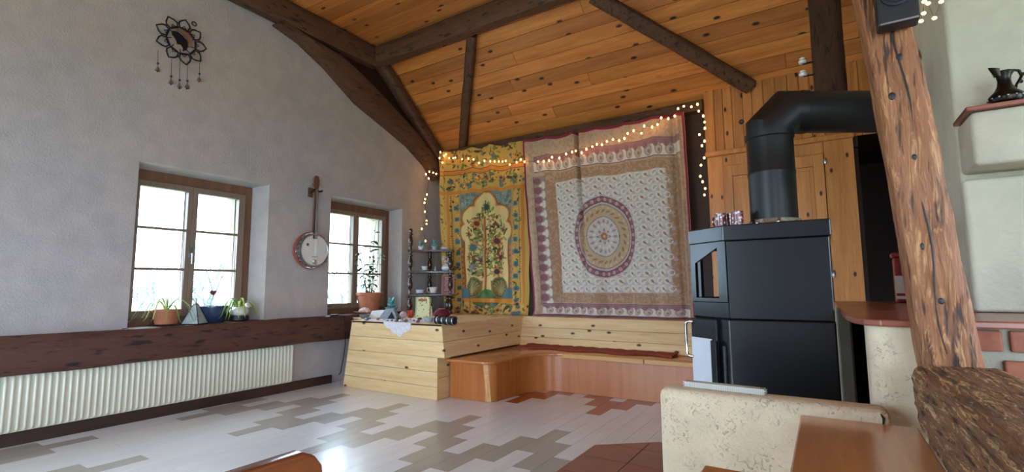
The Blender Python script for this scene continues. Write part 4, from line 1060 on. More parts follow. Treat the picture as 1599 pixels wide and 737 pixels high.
obj('tile', MB().prism([(.304, 1.735), (.62, 1.735), (.62, 2.318), (.43, 2.318), (.425, 2.80), (.304, 2.80)], .985, 1.004), 'tile', lt, bevel=.004)
obj('tile', MB().prism([(.624, 1.735), (1.2, 1.735), (1.2, 2.318), (.624, 2.318)], .985, 1.004), 'tile', lt, bevel=.004)
# brick face of the ledge
bf = MB().box((.249, 1.766, 0), (1.3, 1.9, .984)); brickwall = struct('wall_brick', bf, 'mortar'); brickwall['label'] = 'brick front of the fireplace ledge with wide grey mortar joints'
rn = random.Random(9)
bx = {}
def brick(w_, h_):
    if (w_, h_) not in bx:
        me = mesh_of(MB().box((0, 0, 0), (w_, .02, h_)), 'brick', None, .005, 2); me.materials.append(M['brick']); bx[(w_, h_)] = me
    return bx[(w_, h_)]
z = .984
for r in range(7):
    z -= .064 if r else .058
    x = .26 + (0.0 if r % 2 else -.0) - (.11 if r % 2 else 0)
    first = True
    while x < 1.25:
        w_ = .115 if (first and r % 2 == 0) else .21
        if x > .2: inst(brick(w_, .054), 'brick', brickwall, (x, 1.75 + rn.uniform(-.002, .003), z))
        x += w_ + .014; first = False
    z -= .012
# chimney breast and mantel block
struct('wall_chimney', MB().box((.432, 2.32, .985), (1.6, 3.5, 4.3)), 'plaster_chim', bevel=.018, bseg=3, smooth=40).__setitem__('label', 'white plastered chimney breast to the right of the post')
mt = struct('wall_mantel', MB().box((.436, 2.135, 1.485), (1.5, 2.33, 1.665)), 'plaster_chim', bevel=.016, bseg=3, smooth=40); mt['label'] = 'white plaster mantel block on the chimney'
lm = struct('wall_chimney_base', MB().box((.425, 2.262, 1.005), (1.5, 2.33, 1.462)), 'plaster_chim', bevel=.014, bseg=3, smooth=40); lm['label'] = 'lower white plastered chimney step under the mantel recess'
single('mantel_tile', MB().box((.425, 2.12, 1.666), (1.5, 2.318, 1.680)), 'tile', 'thin red tile shelf on the chimney mantel under the jug', 'shelf', (.9, 2.2, 1.666), bevel=.003)
jg = thing('pewter_jug', 'dark engraved metal jug with ornate handle on the mantel', 'jug', (.545, 2.215, 1.6805), (0, 0, .55))
obj('body', MB().lathe([(.026, 0), (.029, .003), (.022, .010), (.040, .018), (.046, .032), (.043, .044), (.028, .060), (.019, .078), (.0165, .095), (.019, .112), (.025, .125), (.0225, .125), (.014, .10)], 24), 'jug', jg, local=True, smooth=40)
sp = MB()
for k in range(7):
    a = PI - .55 + 1.1 * k / 6; sp.v += [(.0235 * math.cos(a), .0235 * math.sin(a), .108), ((.024 + .024 * math.cos((k - 3) * .5)) * math.cos(a) * 1.0, (.03) * math.sin(a) * (1 - .2), .134 + .006 * math.cos((k - 3) * .5))]
for k in range(6): sp.f.append((2 * k, 2 * k + 2, 2 * k + 3, 2 * k + 1))
o_ = obj('spout', sp, 'jug', jg, local=True, smooth=60)
obj('handle', MB().tube([(.02, 0, .112), (.035, 0, .132), (.053, 0, .130), (.06, 0, .112), (.050, 0, .094), (.040, 0, .082), (.036, 0, .068), (.036, 0, .050)], [.004, .0045, .005, .0045, .005, .004, .0035, .003], 8), 'jug', jg, local=True, smooth=60)
obj('handle_scroll', MB().ball((.064, 0, .118), .006, 8, 6).ball((.056, 0, .092), .006, 8, 6), 'jug', jg, local=True, smooth=60)
for k in range(14):
    a = 2 * PI * k / 14; obj('stud', MB().ball((.0455 * math.cos(a), .0455 * math.sin(a), .033), .0035, 6, 4), 'steel', jg, local=True, smooth=60)
single('iron_disc', MB().lathe([(.045, 0), (.052, .008), (.052, .02), (.03, .026)], 24, (.431 - .026, 2.86, 2.13), 'x'), 'iron', 'round dark iron flue cap on the chimney side behind the post', 'flue cap', (.41, 2.86, 2.13), smooth=40)
# red canister on the ledge beyond
cn = thing('red_canister', 'red metal tin with white label standing on the tiled ledge behind post', 'tin', (.362, 3.3, 1.0045))
obj('tin_body', MB().box((-.05, -.05, 0), (.055, .05, .235)), 'red', cn, local=True, bevel=.008)
obj('lid', MB().box((-.058, -.053, .236), (.058, .053, .262)), 'red', cn, local=True, bevel=.008)
obj('paper_label', MB().box((-.054, -.0515, .05), (.05, -.0502, .14)), 'label', cn, local=True)
obj('label_stripe', MB().box((-.054, -.0515, .02), (.05, -.0502, .036)), 'label', cn, local=True)

# ------------------------------------------------------------------ hewn post and beam beside the camera
def post_rings():
    m = MB(); rn = random.Random(31); seg = 110; nk = 56; ph = [rn.uniform(0, 6.3) for _ in range(9)]
    z0, z1 = .74, 2.55
    for i in range(seg + 1):
        f = i / seg; z = z0 + (z1 - z0) * f; h_ = z - .9
        cx = .256 - .083 * h_; cy = 1.665; w_ = .118 - .014 * max(0, h_); d_ = .125
        cx += .004 * math.sin(5 * z + ph[0])
        for k in range(nk):
            q = 2 * PI * (k + .5) / nk; c_, s_ = math.cos(q), math.sin(q); mm = (abs(c_) ** 6 + abs(s_) ** 6) ** (-1 / 6)
            j = 1 + .026 * math.sin(9 * z + 2 * q + ph[1]) + .012 * math.sin(31 * z + 3 * q + ph[2]) + rn.uniform(-.008, .008)
            w1 = math.sin(17 * q + 2.2 * math.sin(6 * z + ph[3]) + ph[4]) * math.sin(13 * z + 5 * q + ph[5]); w2 = math.sin(29 * q + 1.5 * math.sin(11 * z + ph[6])) * math.sin(23 * z - 7 * q + ph[7])
            j += .022 * max(-.2, w1) + .016 * max(-.2, w2)
            m.v.append((cx + c_ * mm * j * w_ / 2, cy + s_ * mm * j * d_ / 2, z))
    for i in range(seg):
        for k in range(nk): m.f.append((i * nk + k, i * nk + (k + 1) % nk, i * nk + nk + (k + 1) % nk, i * nk + nk + k))
    m.f += [tuple(range(nk - 1, -1, -1)), tuple(range(seg * nk, seg * nk + nk))]
    return m
ps = thing('timber_post', 'rough hewn brown timber post leaning left in front of the chimney', 'post', (.256, 1.665, .74))
obj('shaft', post_rings(), 'post', ps, smooth=60)
cx_ = lambda z: .256 - .083 * (z - .9)
crk = []
for i in range(30):
    z = .93 + i * .036; crk.append((cx_(z) + .012 * math.sin(z * 4 + 1) + .006 * math.sin(z * 17) - .0, 1.6025 + .004 * math.sin(z * 9 + 1), z))
obj('crack', MB().tube(crk, [.0012 + .0014 * math.sin(PI * i / 29) for i in range(30)], 6), 'black', ps)
for (px_, py_, rr) in ((1405, 88, .011), (1393, 150, .010), (1428, 245, .007), (1470, 470, .008), (1440, 385, .009)):
    p = ony(px_, py_, 1.6015)
    obj('knot', MB().ball(p, rr * .8, 10, 6, (1, .25, 1.35)), 'black', ps, smooth=60)
lb = MB().hewn((.262, 1.602, .817), (.266, .30, .817), .178, .165, 41, 130, .03, e=9, nk=56)
rn = random.Random(77)
for i_, (x, y, z) in enumerate(lb.v):
    a_ = math.atan2(z - .817, x - .264); w_ = math.sin(15 * a_ + 2 * math.sin(5 * y) + 1) * math.sin(12 * y + 4 * a_) ; w2 = math.sin(27 * a_ + 1.4 * math.sin(9 * y)) * math.sin(21 * y - 6 * a_)
    k_ = 1 + .014 * max(-.3, w_) + .012 * max(-.3, w2); lb.v[i_] = (.264 + (x - .264) * k_, y, .817 + (z - .817) * k_)
single('hewn_sill_beam', lb, 'hewn', 'rough hewn dark timber rail at the foot of the post', 'beam', (.26, 1.0, .73), smooth=60)
single('rail_support', MB().box((.19, .35, 0), (.33, 1.60, .735)), 'plaster_low', 'plastered low wall carrying the hewn timber rail', 'wall', (.26, 1.0, 0))
# small black loudspeaker on the post
spx = ony(1400, 10, 1.57)
spk = thing('loudspeaker', 'small black loudspeaker fixed to the top of the timber post', 'speaker', spx, (0, 0, 0))
obj('cabinet', MB().box((-.045, -.03, -.058), (.042, .022, .12)), 'black', spk, local=True, bevel=.006)
obj('cone', MB().lathe([(.030, -.0305), (.026, -.036), (.018, -.033), (.010, -.034), (.008, -.041), (.002, -.043)], 24, (-.002, 0, .022), 'y'), 'black', spk, local=True, smooth=40)
obj('trim_ring', MB().lathe([(.032, -.030), (.034, -.034), (.030, -.035)], 24, (-.002, 0, .022), 'y'), 'iron', spk, local=True, smooth=40)
obj('base_strip', MB().box((-.04, -.033, -.056), (.038, -.029, -.052)), 'steel', spk, local=True)

# ------------------------------------------------------------------ table and chair in the foreground
tb = thing('table', 'brown wooden table top pushed against the low plastered wall', 'table', (.05, 1.1, 0))
obj('table_top', MB().box((-.078, .62, .722), (.170, 1.572, .752)), 'tabletop', tb, bevel=.004)
obj('table_leaf', MB().box((-.225, .62, .715), (-.080, 1.065, .745)), 'leaftop', tb, bevel=.004)
for x, y in ((-.19, .66), (.13, .66), (-.05, 1.53), (.13, 1.53)): obj('leg', MB().box((x - .022, y - .022, 0), (x + .022, y + .022, .722 if y > 1 or x > 0 else .715)), 'tabletop', tb, bevel=.004)
ch = thing('wooden_chair', 'glossy brown wooden chair with rounded backrest in the foreground', 'chair', (-.98, .50, 0))
# backrest board runs along y, top edge at z 0.80
bp = [(.10, .58), (.60, .58)] + [(.622, .61), (.622, .735), (.616, .770), (.600, .792), (.575, .803)] + [(.13, .803), (.10, .775)]
obj('backrest', MB().prism_ax([(y, z) for y, z in bp], (-.036, 0, 0), (-.815, 0, 0), (0, 1, 0), (0, 0, 1)), 'chair', ch, bevel=.007, bseg=3, smooth=40)
obj('seat', MB().box((-1.25, .12, .43), (-.83, .58, .455)), 'chair', ch, bevel=.01)
for x, y, h_ in ((-.835, .15, .62), (-.835, .55, .62), (-1.21, .15, .43), (-1.21, .55, .43)):
    obj('leg', MB().box((x - .018, y - .018, 0), (x + .018, y + .018, h_)), 'chair', ch, bevel=.004)

# ------------------------------------------------------------------ banjo on the wall
by, bz_ = onx(491, 391, -4.83)[1:]
bj = thing('banjo', 'banjo with white head and red-brown resonator hanging on the wall', 'banjo', (XW + .005, by, bz_))
R_ = .178
obj('resonator', MB().lathe([(.15, .004), (.205, .02), (.212, .04), (.212, .062), (.20, .066), (.19, .062)], 40, (0, 0, 0), 'x'), 'rimred', bj, local=True, smooth=40)
obj('flange', MB().lathe([(.196, .060), (.205, .066), (.205, .070), (.184, .072)], 40, (0, 0, 0), 'x'), 'steel', bj, local=True, smooth=40)
obj('rim', MB().lathe([(.184, .055), (.184, .115), (.176, .118)], 40, (0, 0, 0), 'x'), 'neck', bj, local=True, smooth=40)
obj('tension_hoop', MB().lathe([(.172, .112), (.187, .112), (.187, .124), (.175, .126), (.170, .121)], 40, (0, 0, 0), 'x', cap=False), 'steel', bj, local=True, smooth=40)
obj('head', MB().lathe([(.174, .112), (.174, .1185), (.02, .1188), (.001, .119)], 40, (0, 0, 0), 'x'), 'skin', bj, local=True, smooth=40)
hk = mesh_of(MB().box((-.002, -.005, 0), (.052, .005, .008)), 'tension_hook'); hk.materials.append(M['chrome'])
for k in range(24):
    a = 2 * PI * k / 24 + .1; inst(hk, 'tension_hook', bj, (.068, .192 * math.cos(a), .192 * math.sin(a)), (a - PI / 2, 0, 0))
obj('bridge', MB().box((.119, -.035, -.075), (.132, .035, -.069)), 'neck', bj, local=True)
obj('tailpiece', MB().box((.119, -.028, -.16), (.127, .028, -.105)).box((.124, -.018, -.135), (.129, .018, -.11)), 'chrome', bj, local=True, bevel=.003)
obj('maker_mark', MB().box((.1192, -.105, .045), (.1196, -.075, .075)), 'neck', bj, local=True)
obj('neck', MB().hexa([(.085, -.024, .15), (.115, -.024, .15), (.115, .024, .15), (.085, .024, .15), (.095, -.017, .70), (.118, -.017, .70), (.118, .017, .70), (.095, .017, .70)]), 'neck', bj, local=True, bevel=.006)
obj('fretboard', MB().hexa([(.115, -.026, .13), (.122, -.026, .13), (.122, .026, .13), (.115, .026, .13), (.118, -.018, .70), (.124, -.018, .70), (.124, .018, .70), (.118, .018, .70)]), 'shelfpost', bj, local=True)
ph = obj('peghead', MB().prism_ax([(-.018, .70), (.018, .70), (.032, .73), (.036, .80), (.026, .845), (.008, .858), (-.008, .858), (-.026, .845), (-.036, .80), (-.032, .73)], (.018, 0, 0), (.098, 0, 0), (0, 1, 0), (0, 0, 1)), 'neck', bj, local=True, bevel=.003)
for sy in (-1, 1):
    for zz in (.755, .81): obj('tuning_peg', MB().tube([(.107, sy * .03, zz), (.107, sy * .055, zz)], .005, 8).ball((.107, sy * .06, zz), .011, 8, 6, (.5, 1, 1)), 'steel', ph, local=True, smooth=50)
for k in range(4): obj('string', MB().tube([(.130, -.012 + k * .008, -.11), (.134, -.012 + k * .008, -.072), (.126, -.009 + k * .006, .70)], .0008, 4), 'steel', bj, local=True)
hg = thing('banjo_hanger', 'black padded wall hook holding the banjo by its neck', 'hook', (XW, by, bz_ + .68))
obj('back_plate', MB().box((.0005, -.03, -.06), (.016, .03, .05)), 'neck', hg, local=True, bevel=.004)
obj('yoke', MB().tube([(.016, 0, 0), (.07, 0, 0)], .008, 8).tube([(.155, -.052, .006), (.14, -.05, 0), (.10, -.036, 0), (.07, 0, 0), (.10, .036, 0), (.14, .05, 0), (.155, .052, .006)], .011, 8), 'black', hg, local=True, smooth=50)

# ------------------------------------------------------------------ sun and moon ornament high on the wall
oy, oz = onx(283, 64, -4.94)[1:]
orn = thing('sun_moon_ornament', 'dark metal sun and moon ornament with dangling bells high on the wall', 'wall ornament', (XW + .002, oy, oz), (-.28, 0, 0))
def loop(pts, r): return MB().tube(pts, r, 6, closed=True)
X0 = .014
obj('ring', loop([(X0, .125 * math.cos(a), .125 * math.sin(a)) for a in [2 * PI * k / 32 for k in range(32)]], .006), 'iron', orn, local=True, smooth=60)
for k in range(9):
    a = 2 * PI * k / 9 + .35
    def pp(r, d): return (X0, r * math.cos(a + d), r * math.sin(a + d))
    pt = obj('petal', loop([pp(.122, -.27), pp(.165, -.30), pp(.188, -.2), pp(.218, 0), pp(.188, .2), pp(.165, .30), pp(.122, .27)], .007), 'iron', orn, local=True, smooth=60)
    obj('petal_vein', MB().tube([pp(.122, -.2), pp(.15, 0), pp(.122, .2)], .004, 6), 'iron', pt, local=True)
# crescent with a face in profile
cr_o = [(.085 * math.cos(t), .02 + .085 * math.sin(t)) for t in np.linspace(-.5, 3.4, 20)]
cr_i = [(-.018 + .072 * math.cos(t), .002 + .07 * math.sin(t)) for t in np.linspace(3.3, -.2, 18)]
obj('crescent_moon', MB().prism_ax([(a, b) for a, b in cr_o + cr_i], (.010, 0, 0), (X0 - .004, 0, 0), (0, 1, 0), (0, 0, 1)), 'steel', orn, local=True)
obj('sun_face', MB().prism_ax([(-.10, .03), (-.06, .055), (-.01, .05), (.035, .03), (.06, -.01), (.065, -.06), (.04, -.09), (.03, -.055), (.005, -.04), (-.02, -.055), (-.035, -.03), (-.06, -.01), (-.085, .0)], (.008, 0, 0), (X0, 0, 0), (0, 1, 0), (0, 0, 1)), 'iron', orn, local=True)
for k in range(9):
    a = 2 * PI * k / 9; obj('ray', MB().tube([(X0, .085 * math.cos(a), .085 * math.sin(a)), (X0, .122 * math.cos(a + .1), .122 * math.sin(a + .1))], .004, 6), 'iron', orn, local=True)
obj('hanging_ring', loop([(X0, .035 + .02 * math.cos(a), .232 + .02 * math.sin(a)) for a in [2 * PI * k / 16 for k in range(16)]], .005), 'iron', orn, local=True, smooth=60)
for i, (px_, py0, py1) in enumerate(((246, 78, 108), (267, 92, 128), (280, 92, 134), (292, 95, 135), (311, 92, 124))):
    a, b = onx(px_ + 1, py0, -4.937), onx(px_, py1, -4.937)
    sgn = thing('bell_string', ['shortest left string with a bell under the metal ornament', 'second bell string from the left under the metal ornament', 'middle bell string under the metal ornament', 'fourth bell string under the metal ornament', 'rightmost bell string under the metal ornament'][i], 'bell', (b[0], b[1], b[2]), group='bell strings under the ornament')
    obj('thread', MB().tube([a, b], .0018, 5), 'iron', sgn)
    obj('bead', MB().ball((b[0], b[1], b[2] + .055), .010, 8, 6), 'bluepot', sgn, smooth=60)
    obj('bell', MB().lathe([(.003, .022), (.010, .018), (.013, 0), (.020, -.012), (.022, -.016), (.012, -.014)], 12, b), 'steel', sgn, smooth=50)
    obj('clapper', MB().ball((b[0], b[1], b[2] - .022), .007, 6, 5), 'iron', sgn, smooth=60)

# ------------------------------------------------------------------ plants and pots on the sill
ZS = .777
def ribbon(m, pts, w, thick=.0012):
    """a long narrow leaf along pts, w wide in the middle, pointed at the tip"""
    P = [Vector(p) for p in pts]; n = len(P); o = len(m.v)
    for i, p in enumerate(P):
        t = (P[min(i + 1, n - 1)] - P[max(i - 1, 0)]).normalized(); s_ = t.cross(Vector((0, 0, 1)))
        s_ = s_.normalized() if s_.length > .05 else Vector((0, 1, 0)); f = i / (n - 1)
        k = w / 2 * (0.5 + f * 2 if f < .25 else (1 - ((f - .25) / .75) ** 2) + .02)
        up = s_.cross(t).normalized() * thick
        m.v += [tuple(p - s_ * k), tuple(p - up), tuple(p + s_ * k), tuple(p + up)]
    for i in range(n - 1):
        for k in range(4): m.f.append((o + 4 * i + k, o + 4 * i + (k + 1) % 4, o + 4 * i + 4 + (k + 1) % 4, o + 4 * i + 4 + k))
def spider(parent, c, n, ln, seed, mats, spread=1.0, w=.014, dirs=None):
    r = random.Random(seed)
    for k in range(n):
        a = dirs[k] if dirs else 2 * PI * k / n + r.uniform(-.3, .3); L = ln * r.uniform(.75, 1.1); hgt = L * r.uniform(.30, .55)
        pts = []
        for i in range(9):
            f = i / 8; d = L * f * spread; zz = hgt * math.sin(min(1, f * 1.15) * PI * .9) - .42 * L * f * f
            pts.append((c[0] + d * math.cos(a), c[1] + d * math.sin(a), max(c[2] + zz, ZS + .004)))
        m = MB(); ribbon(m, pts, w * r.uniform(.8, 1.2)); obj('leaf', m, mats[k % len(mats)], parent, smooth=60)
# 1 long terracotta planter
x, y, _ = onx(259, 506, -5.0)
t = thing('terracotta_planter', 'terracotta planter with a drooping spider plant at the left of the sill', 'plant pot', (x, y, ZS))
obj('planter', MB().lathe([(.085, .012), (.105, .12), (.112, .122), (.112, .14), (.102, .14), (.098, .118)], 24, (x, y, ZS)).tr(Matrix.Translation((0, 0, 0))), 'terra', t, smooth=40)
obj('soil', MB().lathe([(.001, .115), (.098, .115), (.098, .11), (.001, .11)], 20, (x, y, ZS), cap=False), 'soil', t)
obj('saucer', MB().lathe([(.10, 0), (.125, .012), (.125, .016), (.10, .012)], 24, (x, y, ZS)), 'glass', t, smooth=40)
spider(t, (x, y, ZS + .12), 9, .33, 3, ['leaf', 'leafpale'], 1.0, .016, [4.65, 4.8, 5.0, 5.5, .3, .8, 5.9, 5.2, .0])
# 2 leaded glass pyramid
px0, py0 = onx(304, 506, -4.93)[:2]
t = thing('glass_pyramid', 'small leaded glass pyramid lantern on the window sill', 'lantern', (px0, py0, ZS), (0, 0, .6))
s_ = .078; q = [(-s_, -s_, .004), (s_, -s_, .004), (s_, s_, .004), (-s_, s_, .004)]; ap = [(-.012, -.012, .185), (.012, -.012, .185), (.012, .012, .185), (-.012, .012, .185)]
pq = N('milky_glass'); pn2 = pq.noise(pq.coords(), 12, 4); M['milky'] = pq.fin(pq.ramp(pn2, [(.3, lin('#9fb0b4')), (.7, lin('#d6dcd8'))]), .15); pq.b.inputs['Transmission Weight'].default_value = .35
for k in range(4): obj('pane', MB().add([q[k], q[(k + 1) % 4], ap[(k + 1) % 4], ap[k], tuple(np.array(q[k]) * .96), tuple(np.array(q[(k + 1) % 4]) * .96), tuple(np.array(ap[(k + 1) % 4]) * .97), tuple(np.array(ap[k]) * .97)], [(0, 1, 2, 3), (7, 6, 5, 4), (0, 4, 5, 1), (1, 5, 6, 2), (2, 6, 7, 3), (3, 7, 4, 0)]), 'milky', t, local=True)
lead = MB()
for k in range(4): lead.tube([q[k], ap[k]], .004, 6); lead.tube([q[k], q[(k + 1) % 4]], .004, 6); lead.tube([ap[k], ap[(k + 1) % 4]], .003, 6)
obj('leading', lead, 'iron', t, local=True)
obj('finial', MB().lathe([(.012, .185), (.008, .195), (.004, .21), (.009, .22), (.009, .232), (.002, .238)], 10), 'steel', t, local=True, smooth=50)
# 3 blue pot with a heart pick
x, y, _ = onx(332, 503, -5.02)
t = thing('blue_plant_pot', 'dark blue glazed pot with sparse plant and red heart pick', 'plant pot', (x, y, ZS))
obj('pot', MB().lathe([(.09, 0), (.098, .01), (.118, .14), (.126, .143), (.126, .158), (.114, .158), (.108, .135)], 28, (x, y, ZS)), 'bluepot', t, smooth=40)
obj('soil', MB().lathe([(.001, .136), (.109, .136), (.109, .13), (.001, .13)], 20, (x, y, ZS), cap=False), 'soil', t)
spider(t, (x, y, ZS + .13), 6, .30, 8, ['leafdark', 'leaf'], .7, .010, [4.3, 4.5, 4.1, 1.2, 1.6, 1.9])
hy, hz = onx(333, 457, -4.95)[1:]
obj('pick_stem', MB().tube([(x, y, ZS + .13), (-4.96, (y + hy) / 2, hz - .15), (-4.95, hy, hz - .02)], .002, 5), 'stem', t)
heart = [(.030 * (16 * math.sin(a) ** 3) / 16, .030 * (13 * math.cos(a) - 5 * math.cos(2 * a) - 2 * math.cos(3 * a) - math.cos(4 * a)) / 16) for a in [2 * PI * k / 24 for k in range(24)]]
obj('heart', MB().prism_ax(heart, (.008, 0, 0), (-4.954, hy, hz), (0, 1, 0), (0, 0, 1)), plain('heart_red', '#7a2a34', .6), t)
# 4 white hen shaped pot with a spider plant
x, y, _ = onx(373, 500, -5.0)
t = thing('white_hen_pot', 'white round bird-shaped pot with arching striped leaves by window reveal', 'plant pot', (x, y, ZS))
obj('pot', MB().lathe([(.055, .05), (.085, .075), (.088, .105), (.07, .135), (.055, .14), (.05, .125)], 22, (x, y, ZS)), 'white', t, smooth=50)
obj('dark_foot', MB().lathe([(.075, 0), (.09, .01), (.088, .05), (.06, .055)], 22, (x, y, ZS)), 'black', t, smooth=50)
obj('bird_head', MB().ball((x + .02, y + .07, ZS + .15), .03, 10, 8).ball((x + .03, y + .10, ZS + .145), .011, 8, 6), 'white', t, smooth=60)
spider(t, (x + .02, y - .02, ZS + .12), 14, .27, 15, ['leaf', 'leafpale', 'leaf'], 1.0, .018, [4.6, 4.9, 5.2, 5.5, 5.8, 6.1, .2, .5, .7, .9, 4.8, 5.4, 5.0, 6.0])
# 5 large terracotta pot with a leafy shrub in the far window
x, y, _ = onx(576, 489, -5.0)
t = thing('potted_shrub', 'tall leafy shrub in a large terracotta pot in the second window', 'plant pot', (x, y, ZS))
obj('saucer', MB().lathe([(.13, 0), (.185, .02), (.185, .028), (.13, .016)], 26, (x + .02, y - .03, ZS)), 'saucer', t, smooth=40)
obj('pot', MB().lathe([(.115, .016), (.12, .02), (.158, .225), (.172, .228), (.172, .262), (.158, .262), (.15, .23)], 30, (x, y, ZS)), 'terra', t, smooth=40)
obj('soil', MB().lathe([(.001, .24), (.152, .24), (.152, .235), (.001, .235)], 20, (x, y, ZS), cap=False), 'soil', t)
r = random.Random(12)
lf = MB(); lf.v = [(0, 0, 0), (.018, .014, .004), (.045, .010, .002), (.062, 0, -.006), (.045, -.010, .002), (.018, -.014, .004), (.03, 0, .008)]; lf.f = [(0, 1, 6), (1, 2, 6), (2, 3, 6), (3, 4, 6), (4, 5, 6), (5, 0, 6)]
lfm = mesh_of(lf, 'leaf', 60); lfm.materials.append(M['leafdark'])
for k in range(6):
    a = 2 * PI * k / 6 + .4; L = [.95, .55, .68, .46, .55, .40][k]; lean = [.05, .24, .16, .3, .28, .36][k]
    pts = [(x + .02 * math.cos(a) + lean * f * L * math.cos(a) + .012 * math.sin(7 * f + k), y + .02 * math.sin(a) + lean * f * L * math.sin(a), ZS + .24 + L * f) for f in [i / 8 for i in range(9)]]
    obj('branch', MB().tube(pts, [.006 - .004 * i / 8 for i in range(9)], 6), 'stem', t, smooth=60)
    for i in range(1, 9):
        for j in range(3 if 3 < i < 8 or k else 1):
            p = pts[i]; b = r.uniform(0, 6.28)
            inst(lfm, 'leaf', t, (p[0] - x, p[1] - y, p[2] - ZS - r.uniform(0, .04)), (r.uniform(-.5, .5), r.uniform(-.4, .6), b), (r.uniform(1.0, 1.5),) * 3)
# cable over the end of the sill beam
single('cable', MB().tube([(-4.86, 3.80, .778), (-4.80, 3.83, .782), (-4.778, 3.84, .77), (-4.776, 3.85, .6), (-4.775, 3.86, .45), (-4.80, 3.86, .3), (-4.83, 3.85, .12), (-4.85, 3.84, .094)], .005, 6), 'black',
       'thin black cable hanging over the end of the sill beam', 'cable', (-4.8, 3.85, .1), smooth=60)
single('cable_switch', MB().box((-4.86, 3.70, .777), (-4.83, 3.80, .793)), 'iron', 'small dark inline switch lying on the sill beam', 'switch', (-4.845, 3.75, .777), bevel=.005)

# ------------------------------------------------------------------ corner what-not shelf
PL = Vector((-4.75, 4.88, ZT)); PR = Vector((-4.345, 5.24, ZT)); PC = Vector((-4.80, 5.33, ZT))
wn = thing('whatnot_shelf', 'dark turned-wood corner shelf with three tiers on the pine box', 'shelf', tuple((PL + PR + PC) / 3))
prof = [(.018, 0), (.022, .02), (.016, .04), (.030, .06), (.036, .10), (.027, .15), (.017, .18), (.031, .19), (.031, .20), (.019, .21), (.026, .235), (.019, .26)]
def turned(p, z0, z1):
    m = MB(); n = max(1, round((z1 - z0) / .29)); h = (z1 - z0) / n; pr = []
    for k in range(n): pr += [(a, z0 + k * h + b / .26 * h * (1 if k == n - 1 else .985)) for a, b in prof]
    return m.lathe(pr, 12, (p.x, p.y, 0))
levels = [1.00, 1.31, 1.60]
for p, zt in ((PL, 1.90), (PR, 1.60), (PC, 1.60), (PR + Vector((-.075, .035, 0)), 1.60)): obj('post', turned(p, ZT + .0005, zt), 'shelfpost', wn, smooth=45)
for z in levels:
    dirv = (PR - PL).normalized(); nn = Vector((dirv.y, -dirv.x, 0)) * .03
    a = PL + nn - dirv * .04; b = PR + nn + dirv * .03; mid = (a + b) / 2 + nn * .9; c_ = PR + Vector((0.02, .06, 0)); d = PC + Vector((.0, .03, 0)); e_ = PL + Vector((-.04, .02, 0))
    obj('shelf_board', MB().prism([(v.x, v.y) for v in (a, mid, b, c_, d, e_)], z - .015, z + .011), 'shelfwood', wn, bevel=.004)
dirv = (PR - PL).normalized()
def on_shelf(f, back, z):                     # f along the front edge, back towards the corner
    p = PL + (PR - PL) * f + Vector((-dirv.y, dirv.x, 0)) * back; return (p.x, p.y, z + .0115)
def cup(loc, label, rot=0, r=.042, h=.058, saucer=True, group='teacups on the corner shelf'):
    t = thing('teacup', label, 'teacup', loc, (0, 0, rot), group)
    z0 = 0
    if saucer:
        obj('saucer', MB().lathe([(.03, 0), (.036, .003), (.072, .014), (.071, .017), (.03, .006)], 22), 'china', t, local=True, smooth=40); z0 = .006
    obj('bowl', MB().lathe([(r * .5, z0), (r * .55, z0 + .004), (r * .8, z0 + h * .35), (r, z0 + h), (r * .95, z0 + h), (r * .7, z0 + h * .35), (r * .3, z0 + .008)], 22), 'china', t, local=True, smooth=45)
    obj('handle', MB().tube([(r * .92, 0, z0 + h * .85), (r * 1.35, 0, z0 + h * .85), (r * 1.5, 0, z0 + h * .55), (r * 1.2, 0, z0 + h * .25), (r * .8, 0, z0 + h * .3)], .004, 6), 'china', t, local=True, smooth=60)
    return t
cup(on_shelf(.25, .06, levels[0]), 'wide white teacup at the left of the lowest corner shelf', 2.5, .06, .05, True)
cup(on_shelf(.58, .02, levels[0]), 'tall white teacup with saucer at the middle of the lowest corner shelf', 3.6, .06, .085, True)
cup(on_shelf(.36, .06, levels[1]), 'small white cup and saucer on the middle corner shelf', 2.8, .045, .06, True)
cup(on_shelf(.86, .02, levels[2]), 'shallow white cup on a saucer at the right of the top corner shelf', 3.4, .045, .035, True)
def succulent(loc, label, potmat, s=1.0, n=16, seed=1):
    t = thing('succulent', label, 'plant', loc, group='little blue-green succulents')
    obj('pot', MB().lathe([(.024 * s, 0), (.03 * s, .004), (.034 * s, .045 * s), (.03 * s, .045 * s), (.026 * s, .03 * s)], 16), potmat, t, local=True, smooth=45)
    r = random.Random(seed); lfm_ = MB().ball((.024 * s, 0, 0), .02 * s, 6, 5, (1, .45, .3)); me = mesh_of(lfm_, 'leaf', 60); me.materials.append(M['teal'])
    for k in range(n): inst(me, 'leaf', t, (0, 0, .045 * s + .012 * (k % 4) * s), (0, -.15 - .32 * (k % 4), k * 2.4))
    return t
succulent(on_shelf(.26, .05, levels[2]), 'pale succulent in a white pot at the left of the top shelf', 'china', 1.1, 16, 1)
succulent(on_shelf(.60, .08, levels[2]), 'bright teal succulent in a small jar on the top shelf', 'milky', 1.25, 20, 2)
t = thing('bottle', 'tiny clear glass bottle on the middle corner shelf', 'bottle', on_shelf(.62, .05, levels[1]))
obj('body', MB().lathe([(.014, 0), (.016, .004), (.016, .03), (.007, .04), (.007, .054)], 12), 'milky', t, local=True, smooth=45); obj('stopper', MB().lathe([(.006, .054), (.008, .058), (.006, .066)], 10), 'ivory', t, local=True)
t = thing('flower_vase', 'round white vase with pale flowers on the middle corner shelf', 'vase', on_shelf(.90, .05, levels[1]))
obj('vase', MB().lathe([(.03, 0), (.06, .02), (.068, .045), (.055, .075), (.025, .092), (.03, .10), (.024, .10), (.02, .09)], 22), 'china', t, local=True, smooth=50)
r = random.Random(6)
